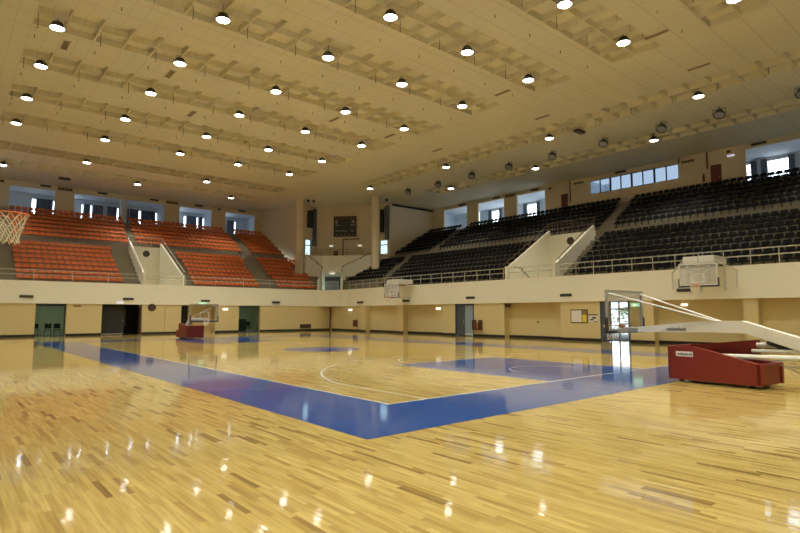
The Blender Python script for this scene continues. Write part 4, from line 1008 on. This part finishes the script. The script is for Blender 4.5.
def letters(m, axis, base, u0, u1, z0, z1, seed):
    """a row of small dark letter-like strokes, as illegible as in the photograph"""
    r = random.Random(seed); n = 9; w = (u1 - u0) / n
    for k in range(n):
        a = u0 + w * k + w * .1; b = a + w * .75; zt = z1 if k in (0, 3, 6) else z0 + (z1 - z0) * .8
        for (p, q, c, d) in ((a, a + w * .25, z0, zt), (b - w * .25, b, z0, zt), (a, b, (z0 + zt) / 2 - .01, (z0 + zt) / 2 + .01) if k % 2 else (a, b, z0, z0 + .02)):
            if axis == 'x': m.box(base - .003, base, p, q, c, d)
    return m
def mobile_hoop(name, loc, rz, label, far=False):
    t = empty(name, loc, rz); tag(t, label, 'basketball hoop')
    # red padded base: side walls with a raised front, end wall, chassis
    def side(x0, x1, prof, nm):
        return MB().prism(prof, 0, x0, x1).build(nm, M['red'], t)
    low = [(-.04, .07), (-.04, .85), (-.62, .86), (-.8, .83), (-1.92, .56), (-2.04, .54), (-2.04, .07)]
    sp = side(-.57, -.46, low, 'side_padding')
    sp2 = side(.46, .57, [(0, .07), (0, .87), (-.3, .88), (-1.65, 1.04), (-1.65, .56), (-2.1, .53), (-2.1, .07)], 'side_padding')
    MB().bbox(-.57, .57, -.1, -.01, .07, .87, .02).build('front_padding', M['red'], t)
    MB().bbox(-.57, .57, -2.07, -1.95, .07, .54, .02).build('rear_padding', M['red'], t)
    m = MB().box(-.455, .455, -1.94, -.11, .14, .34); m.build('chassis', M['black'], t)
    for x in (-.4, .4):
        for y in (-.25, -1.8):
            MB().lathe([(.06, -.025), (.07, -.015), (.07, .015), (.06, .025)], (x, y, .072), 14, mat=Matrix.Rotation(PI / 2, 3, 'Y')).build('wheel', M['black'], t, smooth=True)
    # maker's plate on the side
    pl = MB().box(-.576, -.57, -.62, -.22, .62, .74).build('name_plate', M['paper'], sp)
    letters(MB(), 'x', -.576, -.60, -.25, .65, .71, 1).build('lettering', M['ink'], pl)
    # main boom: slim nose, deep elbow, then down to the pivot behind
    prof = [(1.0, 1.30), (.55, 1.345), (-.7, 1.47), (-1.55, 1.48), (-2.6, 1.14), (-4.25, .62), (-4.25, .40), (-2.6, .86), (-1.6, 1.2), (-.7, 1.20), (.55, 1.17), (1.0, 1.16)]
    if far: prof = [(1.0, 1.30), (.55, 1.345), (-.7, 1.40), (-1.5, 1.0), (-1.9, .5), (-1.75, .4), (-1.3, .85), (-.7, 1.15), (.55, 1.17), (1.0, 1.16)]
    bo = MB().prism(prof, 0, -.13, .13).build('boom', M['white'], t)
    letters(MB(), 'x', -.13, -.28, .22, 1.22, 1.30, 2).build('lettering', M['ink'], bo)
    MB().bbox(-.09, .09, .95, 1.45, 1.16, 1.28, .02).build('nose_tube', M['grey'], t)
    MB().bbox(-.5, .5, 1.33, 1.42, 1.12, 1.22, .01).build('board_bracket', M['grey'], t)
    for x in (-1, 1): MB().tube([(.78 * x, 1.42, 2.2), (.10 * x, -1.0, 1.46)], .022, 8).build('stay_rod', M['white'], t, smooth=True)
    # parallel struts from the base back to the pivot frame
    if far: rr_ = -1.95
    else: rr_ = -4.3
    for (x, z, r) in ((.25, .92, .06), (-.05, .80, .045), (-.3, .66, .06)): MB().tube([(x, (-1.15 if z < .7 else -1.7) + (.9 if far else 0), z), (x, rr_, z + (.08 if not far else -.15))], r, 8).build('strut', M['white'], t, smooth=True)
    if not far:
        m = MB(); m.box(-.45, .45, -4.7, -4.1, .12, .3); m.box(-.4, -.28, -4.4, -4.2, .3, .75); m.box(.28, .4, -4.4, -4.2, .3, .75)
        m.build('pivot_frame', M['white'], t)
    for x in (-.38, .38) if not far else (): MB().lathe([(.1, -.03), (.12, -.015), (.12, .015), (.1, .03)], (x, -4.55, .12), 14, mat=Matrix.Rotation(PI / 2, 3, 'Y')).build('wheel', M['black'], t, smooth=True)
    m = MB().tube([(0, -2.0, 1.0), (0, -2.25, .92), (0, -2.5, .9)], .05, 6); m.build('latch', M['black'], t)
    add_board(t, 1.46, 1.17, 1.8, 1.12, 'grey')
    add_rim(t, 0, 1.33, 1.46 + .38, th=.005)
    return t
NB = mobile_hoop('basketball_hoop', (8.02, -1.83, 0), math.radians(-4), 'large mobile basketball hoop folded low on a red padded base, nearest the viewer')
FB = mobile_hoop('basketball_hoop', (6.85, 28.6, 0), PI, 'x', True); tag(FB, 'far mobile basketball hoop on a red base before the black doorway', 'basketball hoop')
# coil of cable behind the near base
m = MB(); r = random.Random(3)
for k in range(5):
    cx, cy, cz = r.uniform(-.1, .1), r.uniform(-.12, .12), r.uniform(-.02, .08); ra = r.uniform(.13, .24)
    m.tube([(cx + .3 * ra * math.sin(a * 2 * PI / 18 * 2 + k), cy + ra * 1.1 * math.cos(a * 2 * PI / 18), cz + ra * .62 * math.sin(a * 2 * PI / 18 + .4 * k)) for a in range(18)], .007, 5, closed=True)
m.tube([(0, 0, .15), (0, .1, .28), (.02, .12, .42)], .007, 5)
o = m.build('cable_coil', M['grey'], smooth=True, loc=(7.78, -4.38, .38)); tag(o, 'loose coil of thin grey cable hanging behind the near red base', 'cable')

def wall_hoop(loc, rz, label, Y=1.9):
    """folding hoop fixed to the balcony front: local +y away from the wall, origin on the wall at floor level"""
    t = empty('wall_basketball_hoop', loc, rz); tag(t, label, 'basketball hoop', 'folding hoops on the balcony fronts')
    add_board(t, Y, 3.0, 1.8, 1.12, 'white', True, 'acrylic')
    add_rim(t, 0, 3.05, Y + .38, th=.007)
    for x in (-1.1, 2.0): MB().box(x - .03, x + .03, .001, .05, 2.95, 3.85).build('wall_bracket', M['white'], t)
    for x in (-.55, .55): MB().box(x - .04, x + .04, .001, .06, 2.8, 4.0).build('wall_bracket', M['white'], t)
    for x in (-1, 1):
        MB().tube([(.45 + 1.55 * x, .03, 3.82), (.75 * x, Y - .08, 4.2)], .038, 8).build('side_arm', M['white'], t, smooth=True)
        MB().tube([(.55 * x, .04, 3.0), (.6 * x, Y - .06, 3.1)], .03, 8).build('lower_arm', M['white'], t, smooth=True)
    m = MB(); m.bbox(-.72, -.02, .15, Y - .1, 4.13, 4.48, .02); m.bbox(.02, .72, .15, Y - .1, 4.13, 4.48, .02); m.build('top_panel', M['white'], t)
    m = MB().tube([(-.6, Y - .06, 3.9), (.6, Y - .06, 3.5)], .018, 6).tube([(.6, Y - .06, 3.9), (-.6, Y - .06, 3.5)], .018, 6); m.build('cross_brace', M['grey'], t)
    m = MB()
    for x in (-.5, .5): m.box(x - .03, x + .03, Y - .1, Y - .05, 3.05, 4.2)
    m.build('board_back_frame', M['white'], t)
    return t
WH = wall_hoop((XF, 2.85, 0), PI / 2, 'folding white hoop on the near balcony front before dark seats')
w2 = copy_tree(WH); w2.location = (23.95, 26.6, 0); tag(w2, 'folding white hoop on the far balcony front, small beside the corner', 'basketball hoop', 'folding hoops on the balcony fronts')
w3 = wall_hoop((XL, 1.53, 0), -PI / 2, 'x', 2.65); tag(w3, 'hoop with a white net cut off at the left picture edge', 'basketball hoop', 'folding hoops on the balcony fronts')

# ------------------------------------------------------------------ world, portals, camera
w = bpy.data.worlds.new('sky'); bpy.context.scene.world = w; w.use_nodes = True
bg = w.node_tree.nodes['Background']; bg.inputs['Color'].default_value = (.78, .88, 1.0, 1); bg.inputs['Strength'].default_value = 7
def portal(loc, rot, sx, sy):
    l = bpy.data.lights.new('portal', 'AREA'); l.shape = 'RECTANGLE'; l.size = sx; l.size_y = sy; l.cycles.is_portal = True
    o = bpy.data.objects.new('portal', l); C.objects.link(o); o.location = loc; o.rotation_euler = rot
for a, b in OW: portal((XB + 4.5, (a + b) / 2, 12.9), (0, PI / 2, 0), 1.9, b - a)
portal((40, 16, 1.4), (0, PI / 2, 0), 2.8, 9)
cam = bpy.data.cameras.new('camera'); co = bpy.data.objects.new('camera', cam); C.objects.link(co)
co.location = camp; co.rotation_euler = (PI / 2 + .087, 0, -.707)
cam.sensor_width = 36; cam.lens = 543.48 / 800 * 36; cam.clip_end = 300; cam.clip_start = .05
sc = bpy.context.scene; sc.camera = co
sc.view_settings.view_transform = 'Standard'; sc.view_settings.look = 'None'; sc.view_settings.gamma = 1; sc.view_settings.exposure = -.03
sc.view_settings.use_curve_mapping = False
sc.cycles.max_bounces = 10; sc.cycles.diffuse_bounces = 6; sc.cycles.glossy_bounces = 4; sc.cycles.transparent_max_bounces = 12
sc.cycles.sample_clamp_indirect = 4; sc.cycles.use_denoising = True; sc.cycles.caustics_reflective = True; sc.cycles.blur_glossy = .5
